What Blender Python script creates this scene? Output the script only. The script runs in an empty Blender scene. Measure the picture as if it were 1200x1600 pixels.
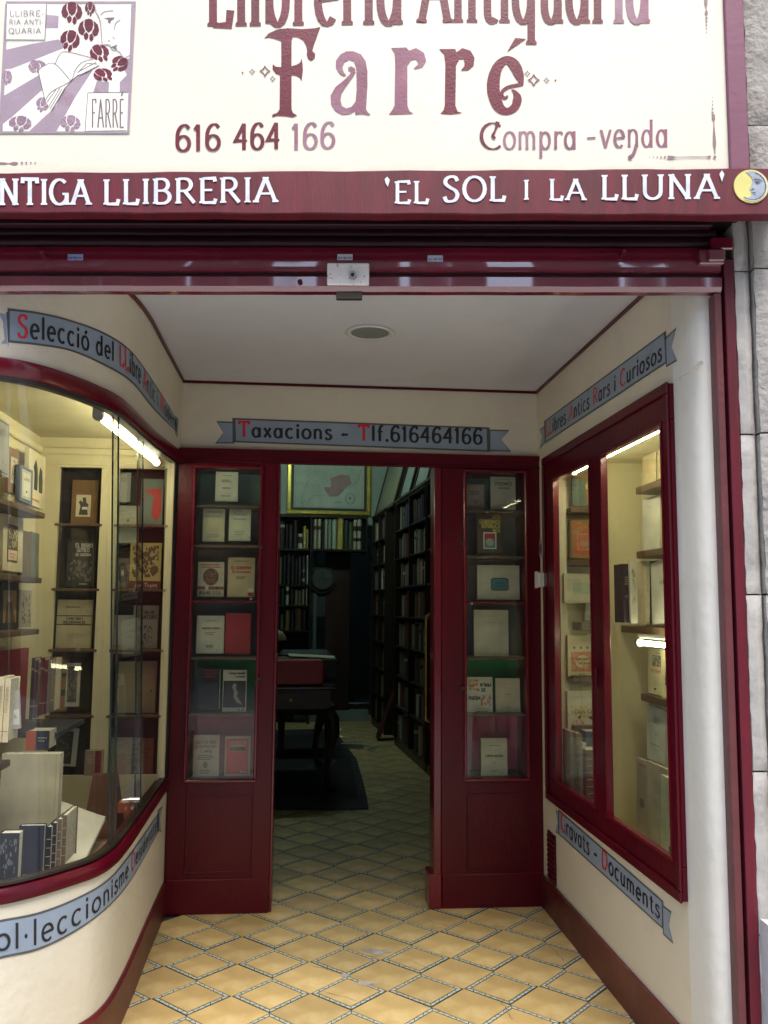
import bpy, bmesh, math, random
from mathutils import Vector, Matrix
from mathutils.geometry import tessellate_polygon
random.seed(7)
rad = math.radians
# ------------------------------------------------------------------ camera, world, sun, exposure
YAW, PIT, ROL, FPX, CAMZ = 0.0922, 0.1091, 0.0081, 1368.85, 1.5
S = bpy.context.scene
COL = S.collection
def cam_axes():
    cy, sy = math.cos(YAW), math.sin(YAW)
    Fw = Vector((sy*math.cos(PIT), cy*math.cos(PIT), math.sin(PIT)))
    R = Vector((cy, -sy, 0)); U = R.cross(Fw)
    c, s = math.cos(ROL), math.sin(ROL)
    return c*R + s*U, -s*R + c*U, Fw
CR, CU, CF = cam_axes()
cd = bpy.data.cameras.new('camera'); cam = bpy.data.objects.new('camera', cd); COL.objects.link(cam)
cd.sensor_fit = 'VERTICAL'; cd.sensor_height = 24.0; cd.lens = FPX/1600*24.0; cd.clip_start = .05; cd.clip_end = 300
m = Matrix.Identity(4)
for i in range(3):
    m[i][0] = CR[i]; m[i][1] = CU[i]; m[i][2] = -CF[i]
m[2][3] = CAMZ
cam.matrix_world = m
S.camera = cam
W = bpy.data.worlds.new("World"); S.world = W; W.use_nodes = True
wn = W.node_tree.nodes; wl = W.node_tree.links
sky = wn.new('ShaderNodeTexSky'); sky.sky_type = 'NISHITA'; sky.sun_disc = False
SUN_EL, SUN_AZ = rad(62), rad(172)          # sun high behind the photographer
sky.sun_elevation = SUN_EL; sky.sun_rotation = SUN_AZ; sky.air_density = 1.0; sky.dust_density = 2.6; sky.ozone_density = 1.0
wl.new(sky.outputs[0], wn['Background'].inputs[0]); wn['Background'].inputs[1].default_value = 0.15
sd = bpy.data.lights.new('sun', 'SUN'); sd.energy = 1.5; sd.angle = rad(35); sd.color = (1, .95, .87)
sun = bpy.data.objects.new('sun', sd); COL.objects.link(sun)
sdir = Vector((math.sin(SUN_AZ)*math.cos(SUN_EL), math.cos(SUN_AZ)*math.cos(SUN_EL), math.sin(SUN_EL)))
sun.rotation_euler = sdir.to_track_quat('Z', 'Y').to_euler()
S.view_settings.view_transform = 'Standard'; S.view_settings.look = 'None'
S.view_settings.gamma = 1; S.view_settings.use_curve_mapping = False
S.view_settings.exposure = 1.3
S.cycles.use_denoising = True; S.cycles.max_bounces = 8; S.cycles.transparent_max_bounces = 16
S.cycles.sample_clamp_indirect = 6; S.cycles.caustics_reflective = False; S.cycles.caustics_refractive = False
O0 = Vector((0, 0, CAMZ))
# places read off the photograph (1200 x 1600 pixel grid) and carried onto real planes of the shop
def ray(x, y): return CF + CR*((x-600)/FPX) + CU*((800-y)/FPX)
FAC = [False]; FTH, FKZ = .08, .011        # the street front runs a few degrees off the entrance and sags a little
def fw(p):
    c, s_ = math.cos(FTH), math.sin(FTH); x, y = p[0]-1.33, p[1]-2.6
    return Vector((1.33+x*c+y*s_, 2.6-x*s_+y*c, p[2]+FKZ*x))
def on(x, y, ax, v):
    d = ray(x, y)
    if FAC[0] and ax == 1:
        c, s_ = math.cos(FTH), math.sin(FTH); n = Vector((s_, c, 0)); p0 = fw((1.33, v, 0)); P = O0+d*((p0-O0).dot(n)/d.dot(n)); q = P-Vector((1.33, 2.6, 0))
        lx = q.x*c-q.y*s_; return Vector((1.33+lx, 2.6+q.x*s_+q.y*c, P.z-FKZ*lx))
    return O0 + d*((v-O0[ax])/d[ax])
# ------------------------------------------------------------------ materials
MATS = {}
def mat(name, col, rough=.6, bump=0., bscale=60, var=.12, vscale=4, metal=0, coat=0, emit=0, rnd=0, stain=None, spec=.5, det=5, stretch=None, cior=1.5, crough=.12, chip=None):
    if name in MATS: return MATS[name]
    M = bpy.data.materials.new(name); M.use_nodes = True; MATS[name] = M
    n = M.node_tree.nodes; l = M.node_tree.links; b = n['Principled BSDF']; b.inputs['Coat IOR'].default_value = cior
    b.inputs['Roughness'].default_value = rough; b.inputs['Metallic'].default_value = metal
    b.inputs['Coat Weight'].default_value = coat; b.inputs['Coat Roughness'].default_value = crough
    b.inputs['Specular IOR Level'].default_value = spec
    tc = n.new('ShaderNodeTexCoord'); src = tc.outputs['Object']
    if stretch:
        mp = n.new('ShaderNodeMapping'); mp.inputs['Scale'].default_value = stretch; l.new(src, mp.inputs[0]); src = mp.outputs[0]
    nz = n.new('ShaderNodeTexNoise'); nz.inputs['Scale'].default_value = vscale; nz.inputs['Detail'].default_value = det
    l.new(src, nz.inputs['Vector'])
    mx = n.new('ShaderNodeMix'); mx.data_type = 'RGBA'
    c = Vector(col[:3])
    mx.inputs['A'].default_value = (*[max(0, v*(1-var)) for v in c], 1); mx.inputs['B'].default_value = (*[min(1, v*(1+var)) for v in c], 1)
    mr = n.new('ShaderNodeMapRange'); mr.inputs[1].default_value = .3; mr.inputs[2].default_value = .7
    l.new(nz.outputs['Fac'], mr.inputs[0]); l.new(mr.outputs[0], mx.inputs['Factor'])
    out = mx.outputs['Result']
    if stain:
        n2 = n.new('ShaderNodeTexNoise'); n2.inputs['Scale'].default_value = stain[1]; n2.inputs['Detail'].default_value = 8; n2.inputs['Roughness'].default_value = .65
        l.new(tc.outputs['Object'], n2.inputs['Vector'])
        r2 = n.new('ShaderNodeMapRange'); r2.inputs[1].default_value = stain[2]; r2.inputs[2].default_value = stain[2]+stain[3]; r2.inputs[4].default_value = stain[4]
        l.new(n2.outputs['Fac'], r2.inputs[0])
        m2 = n.new('ShaderNodeMix'); m2.data_type = 'RGBA'; l.new(r2.outputs[0], m2.inputs['Factor']); l.new(out, m2.inputs['A']); m2.inputs['B'].default_value = (*stain[0], 1)
        out = m2.outputs['Result']
    if chip:
        n3 = n.new('ShaderNodeTexNoise'); n3.inputs['Scale'].default_value = chip[1]; n3.inputs['Detail'].default_value = 4; n3.inputs['Roughness'].default_value = .7
        mp3 = n.new('ShaderNodeMapping'); mp3.inputs['Location'].default_value = (3.3, 7.1, 1.7); l.new(tc.outputs['Object'], mp3.inputs[0]); l.new(mp3.outputs[0], n3.inputs['Vector'])
        r3 = n.new('ShaderNodeMapRange'); r3.inputs[1].default_value = chip[2]; r3.inputs[2].default_value = chip[2]+.02; r3.inputs[4].default_value = chip[3]
        l.new(n3.outputs['Fac'], r3.inputs[0])
        m3 = n.new('ShaderNodeMix'); m3.data_type = 'RGBA'; l.new(r3.outputs[0], m3.inputs['Factor']); l.new(out, m3.inputs['A']); m3.inputs['B'].default_value = (*chip[0], 1)
        out = m3.outputs['Result']
    if rnd:
        oi = n.new('ShaderNodeObjectInfo'); hs = n.new('ShaderNodeHueSaturation'); rr = n.new('ShaderNodeMapRange')
        rr.inputs[3].default_value = 1-rnd; rr.inputs[4].default_value = 1+rnd
        l.new(oi.outputs['Random'], rr.inputs[0]); l.new(rr.outputs[0], hs.inputs['Value']); l.new(out, hs.inputs['Color']); out = hs.outputs[0]
    l.new(out, b.inputs['Base Color'])
    if bump:
        nb = n.new('ShaderNodeTexNoise'); nb.inputs['Scale'].default_value = bscale; nb.inputs['Detail'].default_value = 6
        l.new(src, nb.inputs['Vector'])
        bp = n.new('ShaderNodeBump'); bp.inputs['Strength'].default_value = bump; bp.inputs['Distance'].default_value = .01
        l.new(nb.outputs['Fac'], bp.inputs['Height']); l.new(bp.outputs[0], b.inputs['Normal'])
    if emit:
        b.inputs['Emission Color'].default_value = (*col[:3], 1); b.inputs['Emission Strength'].default_value = emit
    return M
def rgb(r, g, b):
    f = lambda v: (v/255/12.92) if v/255 <= .04045 else ((v/255+.055)/1.055)**2.4
    return (f(r), f(g), f(b))
RED = mat('red_gloss_paint', (.125, .003, .013), .24, .14, 45, .2, 3, coat=.25, stain=((.16, .02, .035), 9, .62, .12, .35), chip=((.35, .16, .17), 38, .735, .8))
REDD = mat('dark_red_paint', (.080, .0015, .009), .30, .12, 60, .2, 3, spec=.28, stain=((.05, .004, .008), 6, .52, .2, .6), chip=((.26, .10, .11), 30, .745, .7), stretch=(1, 1, .35))
REDF = mat('red_facade_paint', (.105, .003, .014), .5, .12, 30, .3, 5, stain=((.15, .015, .035), 14, .60, .15, .35), stretch=(5, 1, .6), chip=((.30, .13, .16), 45, .74, .8))
REDM = mat('faded_red_border', (.19, .065, .11), .5, .1, 40, .12, 3)
BASER = mat('red_brown_skirting', (.095, .010, .013), .42, .12, 50, .3, 2.5, stain=((.15, .06, .045), 5, .50, .25, .55), chip=((.36, .28, .2), 26, .73, .6))
CREAM = mat('cream_wall_paint', (.67, .63, .52), .55, .25, 28, .06, 1.4, stain=((.42, .37, .28), 2.6, .52, .32, .45), chip=((.22, .19, .15), 22, .76, .7))
CREAMI = mat('cream_cabinet_paint', (.70, .64, .42), .5, .1, 40, .05, 2, stain=((.5, .42, .22), 5, .6, .2, .4))
WHITE = mat('off_white_ceiling', (.60, .62, .69), .7, .15, 20, .06, 1.2, stain=((.46, .48, .53), 2.2, .52, .3, .5))
PLAST = mat('white_plaster_pilaster', (.70, .70, .66), .6, .35, 22, .06, 2, stain=((.44, .43, .38), 5, .56, .2, .5), chip=((.25, .23, .2), 26, .75, .7))
SIGN = mat('cream_sign_board', (.73, .72, .61), .4, .12, 30, .03, 2, stain=((.62, .60, .48), 9, .64, .2, .5))
STONE = mat('grey_painted_stone', (.37, .36, .34), .85, .9, 45, .16, 6, stain=((.20, .20, .19), 7, .5, .16, .7), chip=((.12, .12, .11), 60, .68, .7))
PALEP = mat('pale_paint_smear', (.62, .62, .59), .8, .5, 30, .1, 9)
PAVE = mat('pavement_grey', (.42, .41, .40), .85, .3, 30, .15, 2)
DGREY = mat('banner_outline_grey', (.085, .095, .10), .5, .05, 60, .15, 12)
BLUE = mat('banner_pale_blue', (.26, .33, .43), .5, .12, 50, .08, 6)
BLACK = mat('black_sign_paint', (.012, .013, .02), .4, 0, 50, .2, 30)
REDL = mat('bright_red_lettering', (.62, .02, .03), .4, 0, 50, .1, 30)
WHITEL = mat('white_brush_lettering', (.66, .70, .80), .45, .1, 90, .16, 25)
BORD = mat('maroon_sign_lettering', (.12, .006, .022), .34, .10, 150, .2, 8, stain=((.26, .07, .12), 5, .54, .3, .6))
LILAC = mat('faded_lilac_paint', (.34, .27, .33), .38, .10, 150, .12, 6, stain=((.24, .12, .17), 9, .56, .14, .6))
CHROME = mat('white_lock_plate_paint', (.82, .80, .78), .28, .15, 120, .05, 20, stain=((.20, .12, .08), 60, .60, .05, .8))
STEEL = mat('steel', (.5, .5, .5), .3, 0, metal=1)
BRASS = mat('brass', (.26, .18, .05), .4, .05, 60, .3, 20, metal=1)
DARKM = mat('dark_metal', (.02, .015, .015), .4)
WOODD = mat('dark_walnut_wood', (.022, .014, .009), .4, .1, 30, .4, 5, stretch=(1, 1, .15))
WOODM = mat('brown_shelf_wood', (.10, .058, .035), .45, .15, 40, .35, 8, stretch=(.3, .3, 2))
WOODL = mat('honey_brown_wood', (.23, .12, .05), .45, .1, 40, .3, 6, stretch=(4, .3, 1))
PAGES = mat('book_pages', (.55, .50, .38), .8, .1, 200, .2, 80)
PAPER = mat('old_paper', (.66, .61, .48), .7, .03, 60, .07, 12, stain=((.5, .38, .2), 20, .62, .15, .4))
INK = mat('printed_ink', (.035, .03, .03), .6, var=.3, vscale=60)
GOLD = mat('gilt_frame', (.60, .46, .08), .32, .1, 60, .2, 20, metal=.6)
def glass_mat():
    M = bpy.data.materials.new('window_glass'); M.use_nodes = True; n = M.node_tree.nodes; l = M.node_tree.links; n.clear()
    o = n.new('ShaderNodeOutputMaterial'); t = n.new('ShaderNodeBsdfTransparent'); g = n.new('ShaderNodeBsdfGlossy'); mx = n.new('ShaderNodeMixShader')
    f = n.new('ShaderNodeFresnel'); ge = n.new('ShaderNodeNewGeometry'); ir = n.new('ShaderNodeMapRange'); ir.inputs[3].default_value = 1.45; ir.inputs[4].default_value = 1/1.45; l.new(ge.outputs['Backfacing'], ir.inputs[0]); l.new(ir.outputs[0], f.inputs[0]); g.inputs['Roughness'].default_value = .015
    nz = n.new('ShaderNodeTexNoise'); nz.inputs['Scale'].default_value = 2.2; nz.inputs['Detail'].default_value = 1
    bp = n.new('ShaderNodeBump'); bp.inputs['Strength'].default_value = .04; bp.inputs['Distance'].default_value = .1
    l.new(nz.outputs[0], bp.inputs['Height']); l.new(bp.outputs[0], g.inputs['Normal'])
    t.inputs[0].default_value = (.93, .96, .93, 1)
    df_ = n.new('ShaderNodeBsdfDiffuse'); df_.inputs[0].default_value = (.8, .8, .78, 1); m0 = n.new('ShaderNodeMixShader'); nd = n.new('ShaderNodeTexNoise'); nd.inputs['Scale'].default_value = 3; nd.inputs['Detail'].default_value = 6; rd = n.new('ShaderNodeMapRange'); rd.inputs[1].default_value = .4; rd.inputs[2].default_value = .8; rd.inputs[3].default_value = .003; rd.inputs[4].default_value = .022; l.new(nd.outputs[0], rd.inputs[0]); l.new(rd.outputs[0], m0.inputs[0]); l.new(t.outputs[0], m0.inputs[1]); l.new(df_.outputs[0], m0.inputs[2])
    l.new(f.outputs[0], mx.inputs[0]); l.new(m0.outputs[0], mx.inputs[1]); l.new(g.outputs[0], mx.inputs[2]); l.new(mx.outputs[0], o.inputs[0]); return M
GLASS = glass_mat()
GEDGE = mat('green_glass_edge', (.012, .03, .024), .15, spec=.8)
def colmat(c, rough=.6, rnd=0.0):
    k = 'cover_%d_%d_%d' % tuple(int(v*255) for v in c)
    return mat(k, c, rough, .06, 80, .16, 9, rnd=rnd, stain=(tuple(v*.6 for v in c), 15, .6, .15, .5))
# ------------------------------------------------------------------ object helpers
def mesh(name, V, Fs, mats, parent=None, fm=None, smooth=False):
    me = bpy.data.meshes.new(name); me.from_pydata([tuple(v) for v in V], [], Fs)
    if not isinstance(mats, (list, tuple)): mats = [mats]
    for k in mats: me.materials.append(k)
    if fm: me.polygons.foreach_set('material_index', fm)
    if smooth: me.polygons.foreach_set('use_smooth', [True]*len(Fs))
    me.update()
    o = bpy.data.objects.new(name, me); COL.objects.link(o)
    if parent is not None: o.parent = parent
    return o
def tag(o, label=None, cat=None, group=None, kind=None):
    if label: o['label'] = label
    if cat: o['category'] = cat
    if group: o['group'] = group
    if kind: o['kind'] = kind
    return o
def empty(name, label, cat, group=None, loc=(0, 0, 0), kind=None):
    o = bpy.data.objects.new(name, None); COL.objects.link(o); o.location = loc; o.empty_display_size = .05
    return tag(o, label, cat, group, kind)
class MB:                      # collects geometry in world coordinates; build() makes one mesh object
    def __init__(s): s.V = []; s.F = []; s.M = []
    def add(s, V, F, m=0):
        k = len(s.V); s.V += [Vector(v) for v in V]; s.F += [tuple(i+k for i in f) for f in F]; s.M += [m]*len(F); return s
    def box(s, a, b, m=0, bev=0):
        x0, y0, z0 = [min(a[i], b[i]) for i in range(3)]; x1, y1, z1 = [max(a[i], b[i]) for i in range(3)]
        if bev:
            c = min(bev, (x1-x0)*.45, (y1-y0)*.45, (z1-z0)*.45)
            bm = bmesh.new(); bmesh.ops.create_cube(bm, size=1)
            for v in bm.verts: v.co = Vector(((x0+x1)/2+v.co.x*(x1-x0), (y0+y1)/2+v.co.y*(y1-y0), (z0+z1)/2+v.co.z*(z1-z0)))
            bmesh.ops.bevel(bm, geom=list(bm.edges), offset=c, segments=1, affect='EDGES')
            bm.verts.index_update(); s.add([v.co.copy() for v in bm.verts], [tuple(v.index for v in f.verts) for f in bm.faces], m); bm.free(); return s
        return s.hexa([(x0, y0, z0), (x1, y0, z0), (x1, y1, z0), (x0, y1, z0), (x0, y0, z1), (x1, y0, z1), (x1, y1, z1), (x0, y1, z1)], m)
    def hexa(s, P, m=0):
        return s.add(P, [(3, 2, 1, 0), (4, 5, 6, 7), (0, 1, 5, 4), (1, 2, 6, 5), (2, 3, 7, 6), (3, 0, 4, 7)], m)
    def obox(s, o, r, u, n, w, h, d, m=0):       # oriented box, o = lower left front corner, d runs along -n
        o = Vector(o); P = [o-n*d, o+r*w-n*d, o+r*w, o, o-n*d+u*h, o+r*w-n*d+u*h, o+r*w+u*h, o+u*h]
        return s.hexa(P, m)
    def cyl(s, a, b, r, m=0, seg=16, r2=None, cap=True):
        a = Vector(a); b = Vector(b); d = (b-a).normalized(); x = d.orthogonal().normalized(); y = d.cross(x); r2 = r if r2 is None else r2
        V = []
        for i in range(seg):
            t = 2*math.pi*i/seg; e = x*math.cos(t)+y*math.sin(t); V += [a+e*r, b+e*r2]
        F = [(2*i, 2*((i+1) % seg), 2*((i+1) % seg)+1, 2*i+1) for i in range(seg)]
        if cap: F += [tuple(2*i for i in range(seg))[::-1], tuple(2*i+1 for i in range(seg))]
        return s.add(V, F, m)
    def tube(s, pts, rs, m=0, seg=8):
        pts = [Vector(p) for p in pts]
        if not isinstance(rs, (list, tuple)): rs = [rs]*len(pts)
        V = []; F = []; x = None
        for i, p in enumerate(pts):
            d = (pts[min(i+1, len(pts)-1)]-pts[max(i-1, 0)]).normalized()
            x = d.orthogonal().normalized() if x is None else (x-d*x.dot(d)).normalized()
            y = d.cross(x)
            V += [p+(x*math.cos(2*math.pi*k/seg)+y*math.sin(2*math.pi*k/seg))*rs[i] for k in range(seg)]
        for i in range(len(pts)-1):
            for k in range(seg): F.append((i*seg+k, i*seg+(k+1) % seg, (i+1)*seg+(k+1) % seg, (i+1)*seg+k))
        F += [tuple(range(seg))[::-1], tuple(range((len(pts)-1)*seg, len(pts)*seg))]
        return s.add(V, F, m)
    def poly(s, P, m=0):
        P = [Vector(p) for p in P]
        F = tessellate_polygon([P]); return s.add(P, [tuple(f) for f in F], m)
    def build(s, name, mats, parent=None, smooth=False, origin=None):
        if FAC[0]: s.V = [fw(v) for v in s.V]
        if not s.V: s.V = [Vector((0, 0, 0))]*3; s.F = [(0, 1, 2)]; s.M = [0]
        if parent is not None:
            off = parent.matrix_basis.translation if parent.parent is None else Vector((0, 0, 0))
            if parent.parent is not None:
                q = parent; off = Vector((0, 0, 0))
                while q: off = off+q.location; q = q.parent
            return mesh(name, [v-off for v in s.V], s.F, mats, parent, s.M, smooth)
        c = Vector(origin) if origin is not None else Vector((sum(v.x for v in s.V)/len(s.V), sum(v.y for v in s.V)/len(s.V), min(v.z for v in s.V)))
        o = mesh(name, [v-c for v in s.V], s.F, mats, None, s.M, smooth); o.location = c; return o
# ------------------------------------------------------------------ brush lettering (own stroke alphabet)
def E(cx, cy, rx, ry, a0, a1): 
    n = max(5, int(abs(a1-a0)/20)); return [(cx+rx*math.cos(rad(a0+(a1-a0)*i/n)), cy+ry*math.sin(rad(a0+(a1-a0)*i/n))) for i in range(n+1)]
def L(*a): return [(a[i], a[i+1]) for i in range(0, len(a), 2)]
def CM(*a, n=5):
    p = L(*a); q = [p[0]]+p+[p[-1]]; out = []
    for i in range(1, len(q)-2):
        for k in range(n):
            t = k/n; r = []
            for c in (0, 1):
                p0, p1, p2, p3 = q[i-1][c], q[i][c], q[i+1][c], q[i+2][c]
                r.append(.5*(2*p1+(p2-p0)*t+(2*p0-5*p1+4*p2-p3)*t*t+(3*p1-p0-3*p2+p3)*t**3))
            out.append(tuple(r))
    return out+[p[-1]]
G = {
 'A': (.8, [L(.06, 0, .40, 1), L(.40, 1, .74, 0), L(.2, .34, .6, .34)], [(.06, 0), (.74, 0)]),
 'B': (.68, [L(.12, 0, .12, 1), L(.12, 1, .3, 1)+E(.34, .76, .2, .24, 90, -90)+L(.12, .52), L(.3, .52)+E(.36, .26, .24, .26, 90, -90)+L(.12, 0)], []),
 'C': (.74, [E(.42, .5, .36, .5, 48, 312)], []),
 'D': (.76, [L(.12, 0, .12, 1), L(.12, 1, .3, 1)+E(.34, .5, .34, .5, 90, -90)+L(.12, 0)], []),
 'E': (.62, [L(.12, 0, .12, 1), L(.12, 1, .54, 1, .56, .86), L(.12, .52, .46, .52), L(.12, 0, .54, 0, .58, .16)], []),
 'F': (.58, [L(.12, 0, .12, 1), L(.12, 1, .52, 1, .54, .86), L(.12, .52, .44, .52)], []),
 'G': (.8, [E(.42, .5, .36, .5, 48, 330), L(.72, .0, .72, .42), L(.54, .42, .8, .42)], []),
 'I': (.26, [L(.13, 0, .13, 1)], []),
 'L': (.58, [L(.12, 1, .12, 0), L(.12, 0, .5, 0, .54, .2)], []),
 'M': (.92, [L(.1, 0, .14, 1), L(.14, 1, .44, .2), L(.44, .2, .76, 1), L(.76, 1, .8, 0)], []),
 'N': (.82, [L(.12, 0, .12, 1), L(.12, 1, .68, 0), L(.68, 0, .68, 1)], []),
 'O': (.86, [E(.43, .5, .37, .5, 0, 360)], []),
 'P': (.64, [L(.12, 0, .12, 1), L(.12, 1, .3, 1)+E(.34, .74, .22, .26, 90, -90)+L(.12, .48)], []),
 'Q': (.86, [E(.43, .5, .37, .5, 0, 360), L(.5, .2, .8, -.12)], []),
 'R': (.74, [L(.12, 0, .12, 1), L(.12, 1, .3, 1)+E(.34, .75, .22, .25, 90, -90)+L(.12, .5), L(.34, .5, .68, 0)], []),
 'S': (.6, [CM(.52, .82, .44, .97, .28, 1, .12, .9, .1, .72, .26, .56, .44, .44, .52, .26, .44, .06, .26, 0, .12, .04, .06, .2)], []),
 'T': (.72, [L(.36, 0, .36, 1), L(.06, .84, .06, 1, .66, 1, .66, .84)], []),
 'U': (.8, [L(.12, 1, .12, .34)+E(.39, .3, .27, .3, 180, 360)+L(.66, 1)], [(.12, 1), (.66, 1)]),
 'V': (.74, [L(.06, 1, .37, 0), L(.37, 0, .68, 1)], []), 'X': (.7, [L(.08, 1, .62, 0), L(.62, 1, .08, 0)], []),
 'Z': (.66, [L(.08, 1, .58, 1), L(.58, 1, .08, 0), L(.08, 0, .58, 0)], []),
 'a': (.58, [E(.26, .31, .2, .31, 0, 360), L(.47, .64, .47, .0)], []),
 'b': (.6, [L(.12, 1, .12, .02), E(.32, .31, .2, .31, 0, 360)], []),
 'c': (.54, [E(.3, .32, .23, .32, 48, 312)], []),
 'd': (.6, [E(.26, .31, .2, .31, 0, 360), L(.47, 1, .47, 0)], []),
 'e': (.56, [L(.08, .32, .5, .36)+E(.29, .32, .22, .32, 10, 312)], []),
 'f': (.4, [L(.16, 0, .16, .72)+E(.32, .76, .16, .24, 180, 70), L(.02, .62, .34, .62)], []),
 'g': (.58, [E(.26, .33, .2, .29, 0, 360), L(.47, .62, .47, -.1)+E(.28, -.12, .19, .2, 0, -150)], []),
 'i': (.24, [L(.12, 0, .12, .64), 'dot', (.12, .86)], []),
 'l': (.24, [L(.12, 0, .12, 1)], []),
 'm': (.86, [L(.1, 0, .1, .64), E(.26, .4, .16, .24, 180, 0)+L(.42, 0), E(.58, .4, .16, .24, 180, 0)+L(.74, 0)], []),
 'n': (.58, [L(.1, 0, .1, .64), E(.28, .4, .18, .24, 180, 0)+L(.46, 0)], []),
 'o': (.6, [E(.3, .32, .24, .32, 0, 360)], []),
 'p': (.6, [L(.12, .64, .12, -.32), E(.32, .31, .2, .31, 0, 360)], []),
 'q': (.6, [E(.26, .31, .2, .31, 0, 360), L(.47, .64, .47, -.3)], []),
 'r': (.42, [L(.12, 0, .12, .64), E(.3, .4, .18, .22, 180, 40)], []),
 's': (.46, [CM(.4, .54, .3, .64, .16, .62, .1, .5, .18, .38, .34, .28, .4, .14, .28, .0, .14, .0, .06, .12)], []),
 't': (.4, [L(.18, .86, .18, .16)+E(.3, .14, .12, .14, 190, 320), L(.02, .62, .36, .62)], []),
 'u': (.58, [L(.11, .64, .11, .22)+E(.28, .22, .17, .22, 180, 360)+L(.45, .64), L(.46, .3, .46, 0)], []),
 'v': (.52, [L(.04, .64, .25, 0), L(.25, 0, .48, .64)], []),
 'x': (.52, [L(.06, .64, .46, 0), L(.44, .64, .06, 0)], []),
 'y': (.54, [L(.04, .64, .27, 0), L(.48, .64, .2, -.3)], []),
 'ó': (.6, [E(.3, .32, .24, .32, 0, 360), L(.28, .76, .42, .94)], []), 'é': (.56, [L(.08, .32, .5, .36)+E(.29, .32, .22, .32, 10, 312), L(.28, .76, .42, .94)], []),
 'É': (.62, [L(.12, 0, .12, 1), L(.12, 1, .54, 1), L(.12, .52, .46, .52), L(.12, 0, .54, 0), L(.26, 1.12, .42, 1.28)], []),
 'Ç': (.74, [E(.42, .5, .36, .5, 48, 312), L(.42, 0, .36, -.2)], []), 'À': (.8, [L(.06, 0, .40, 1), L(.40, 1, .74, 0), L(.2, .34, .6, .34), L(.3, 1.2, .4, 1.08)], []),
 '0': (.58, [E(.29, .5, .22, .5, 0, 360)], []), '1': (.34, [L(.17, 0, .17, 1), L(.04, .8, .17, 1)], [(.17, 0)]),
 '2': (.56, [E(.28, .74, .2, .26, 160, -30)+L(.06, 0, .5, 0)], []), '3': (.54, [E(.26, .75, .19, .25, 150, -80), E(.26, .27, .22, .27, 90, -150)], []),
 '4': (.6, [L(.42, 0, .42, 1), L(.42, 1, .05, .34, .56, .34)], []), '5': (.56, [L(.46, 1, .12, 1, .1, .58)+E(.26, .3, .22, .3, 110, -140)], []),
 '6': (.6, [E(.3, .29, .23, .29, 0, 360), CM(.07, .3, .09, .7, .22, .95, .4, 1.0, .52, .86)], []), '7': (.52, [L(.06, 1, .48, 1, .2, 0)], []),
 '8': (.56, [E(.28, .75, .17, .25, 0, 360), E(.28, .26, .22, .26, 0, 360)], []), '9': (.6, [E(.3, .71, .23, .29, 0, 360), L(.53, .7, .44, .1, .2, 0)], []),
 '~': (.5, [CM(.06, .26, .16, .38, .28, .32, .42, .4)], []), '-': (.36, [L(.06, .34, .3, .36)], []), '.': (.2, ['dot', (.1, .05)], []), '·': (.26, ['dot', (.13, .42)], []),
 "'": (.2, [L(.12, 1.02, .06, .72)], []), ' ': (.32, [], []), ',': (.2, [L(.12, .1, .06, -.1)], []),
}
def text_strokes(txt, track=.06):
    x = 0; out = []
    for ch in txt:
        w, st, sf = G.get(ch, G.get(ch.upper(), G[' ']))
        items = []; k = 0
        while k < len(st):
            if isinstance(st[k], str): c = st[k+1]; items.append(('dot', [(c[0]+x, c[1])])); k += 2
            else: items.append(('s', [(a+x, b) for a, b in st[k]])); k += 1
        out.append((ch, items, [(a+x, b) for a, b in sf], x)); x += w+track
    return out, x-track
CNT = [0]; CNT2 = [0]
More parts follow.
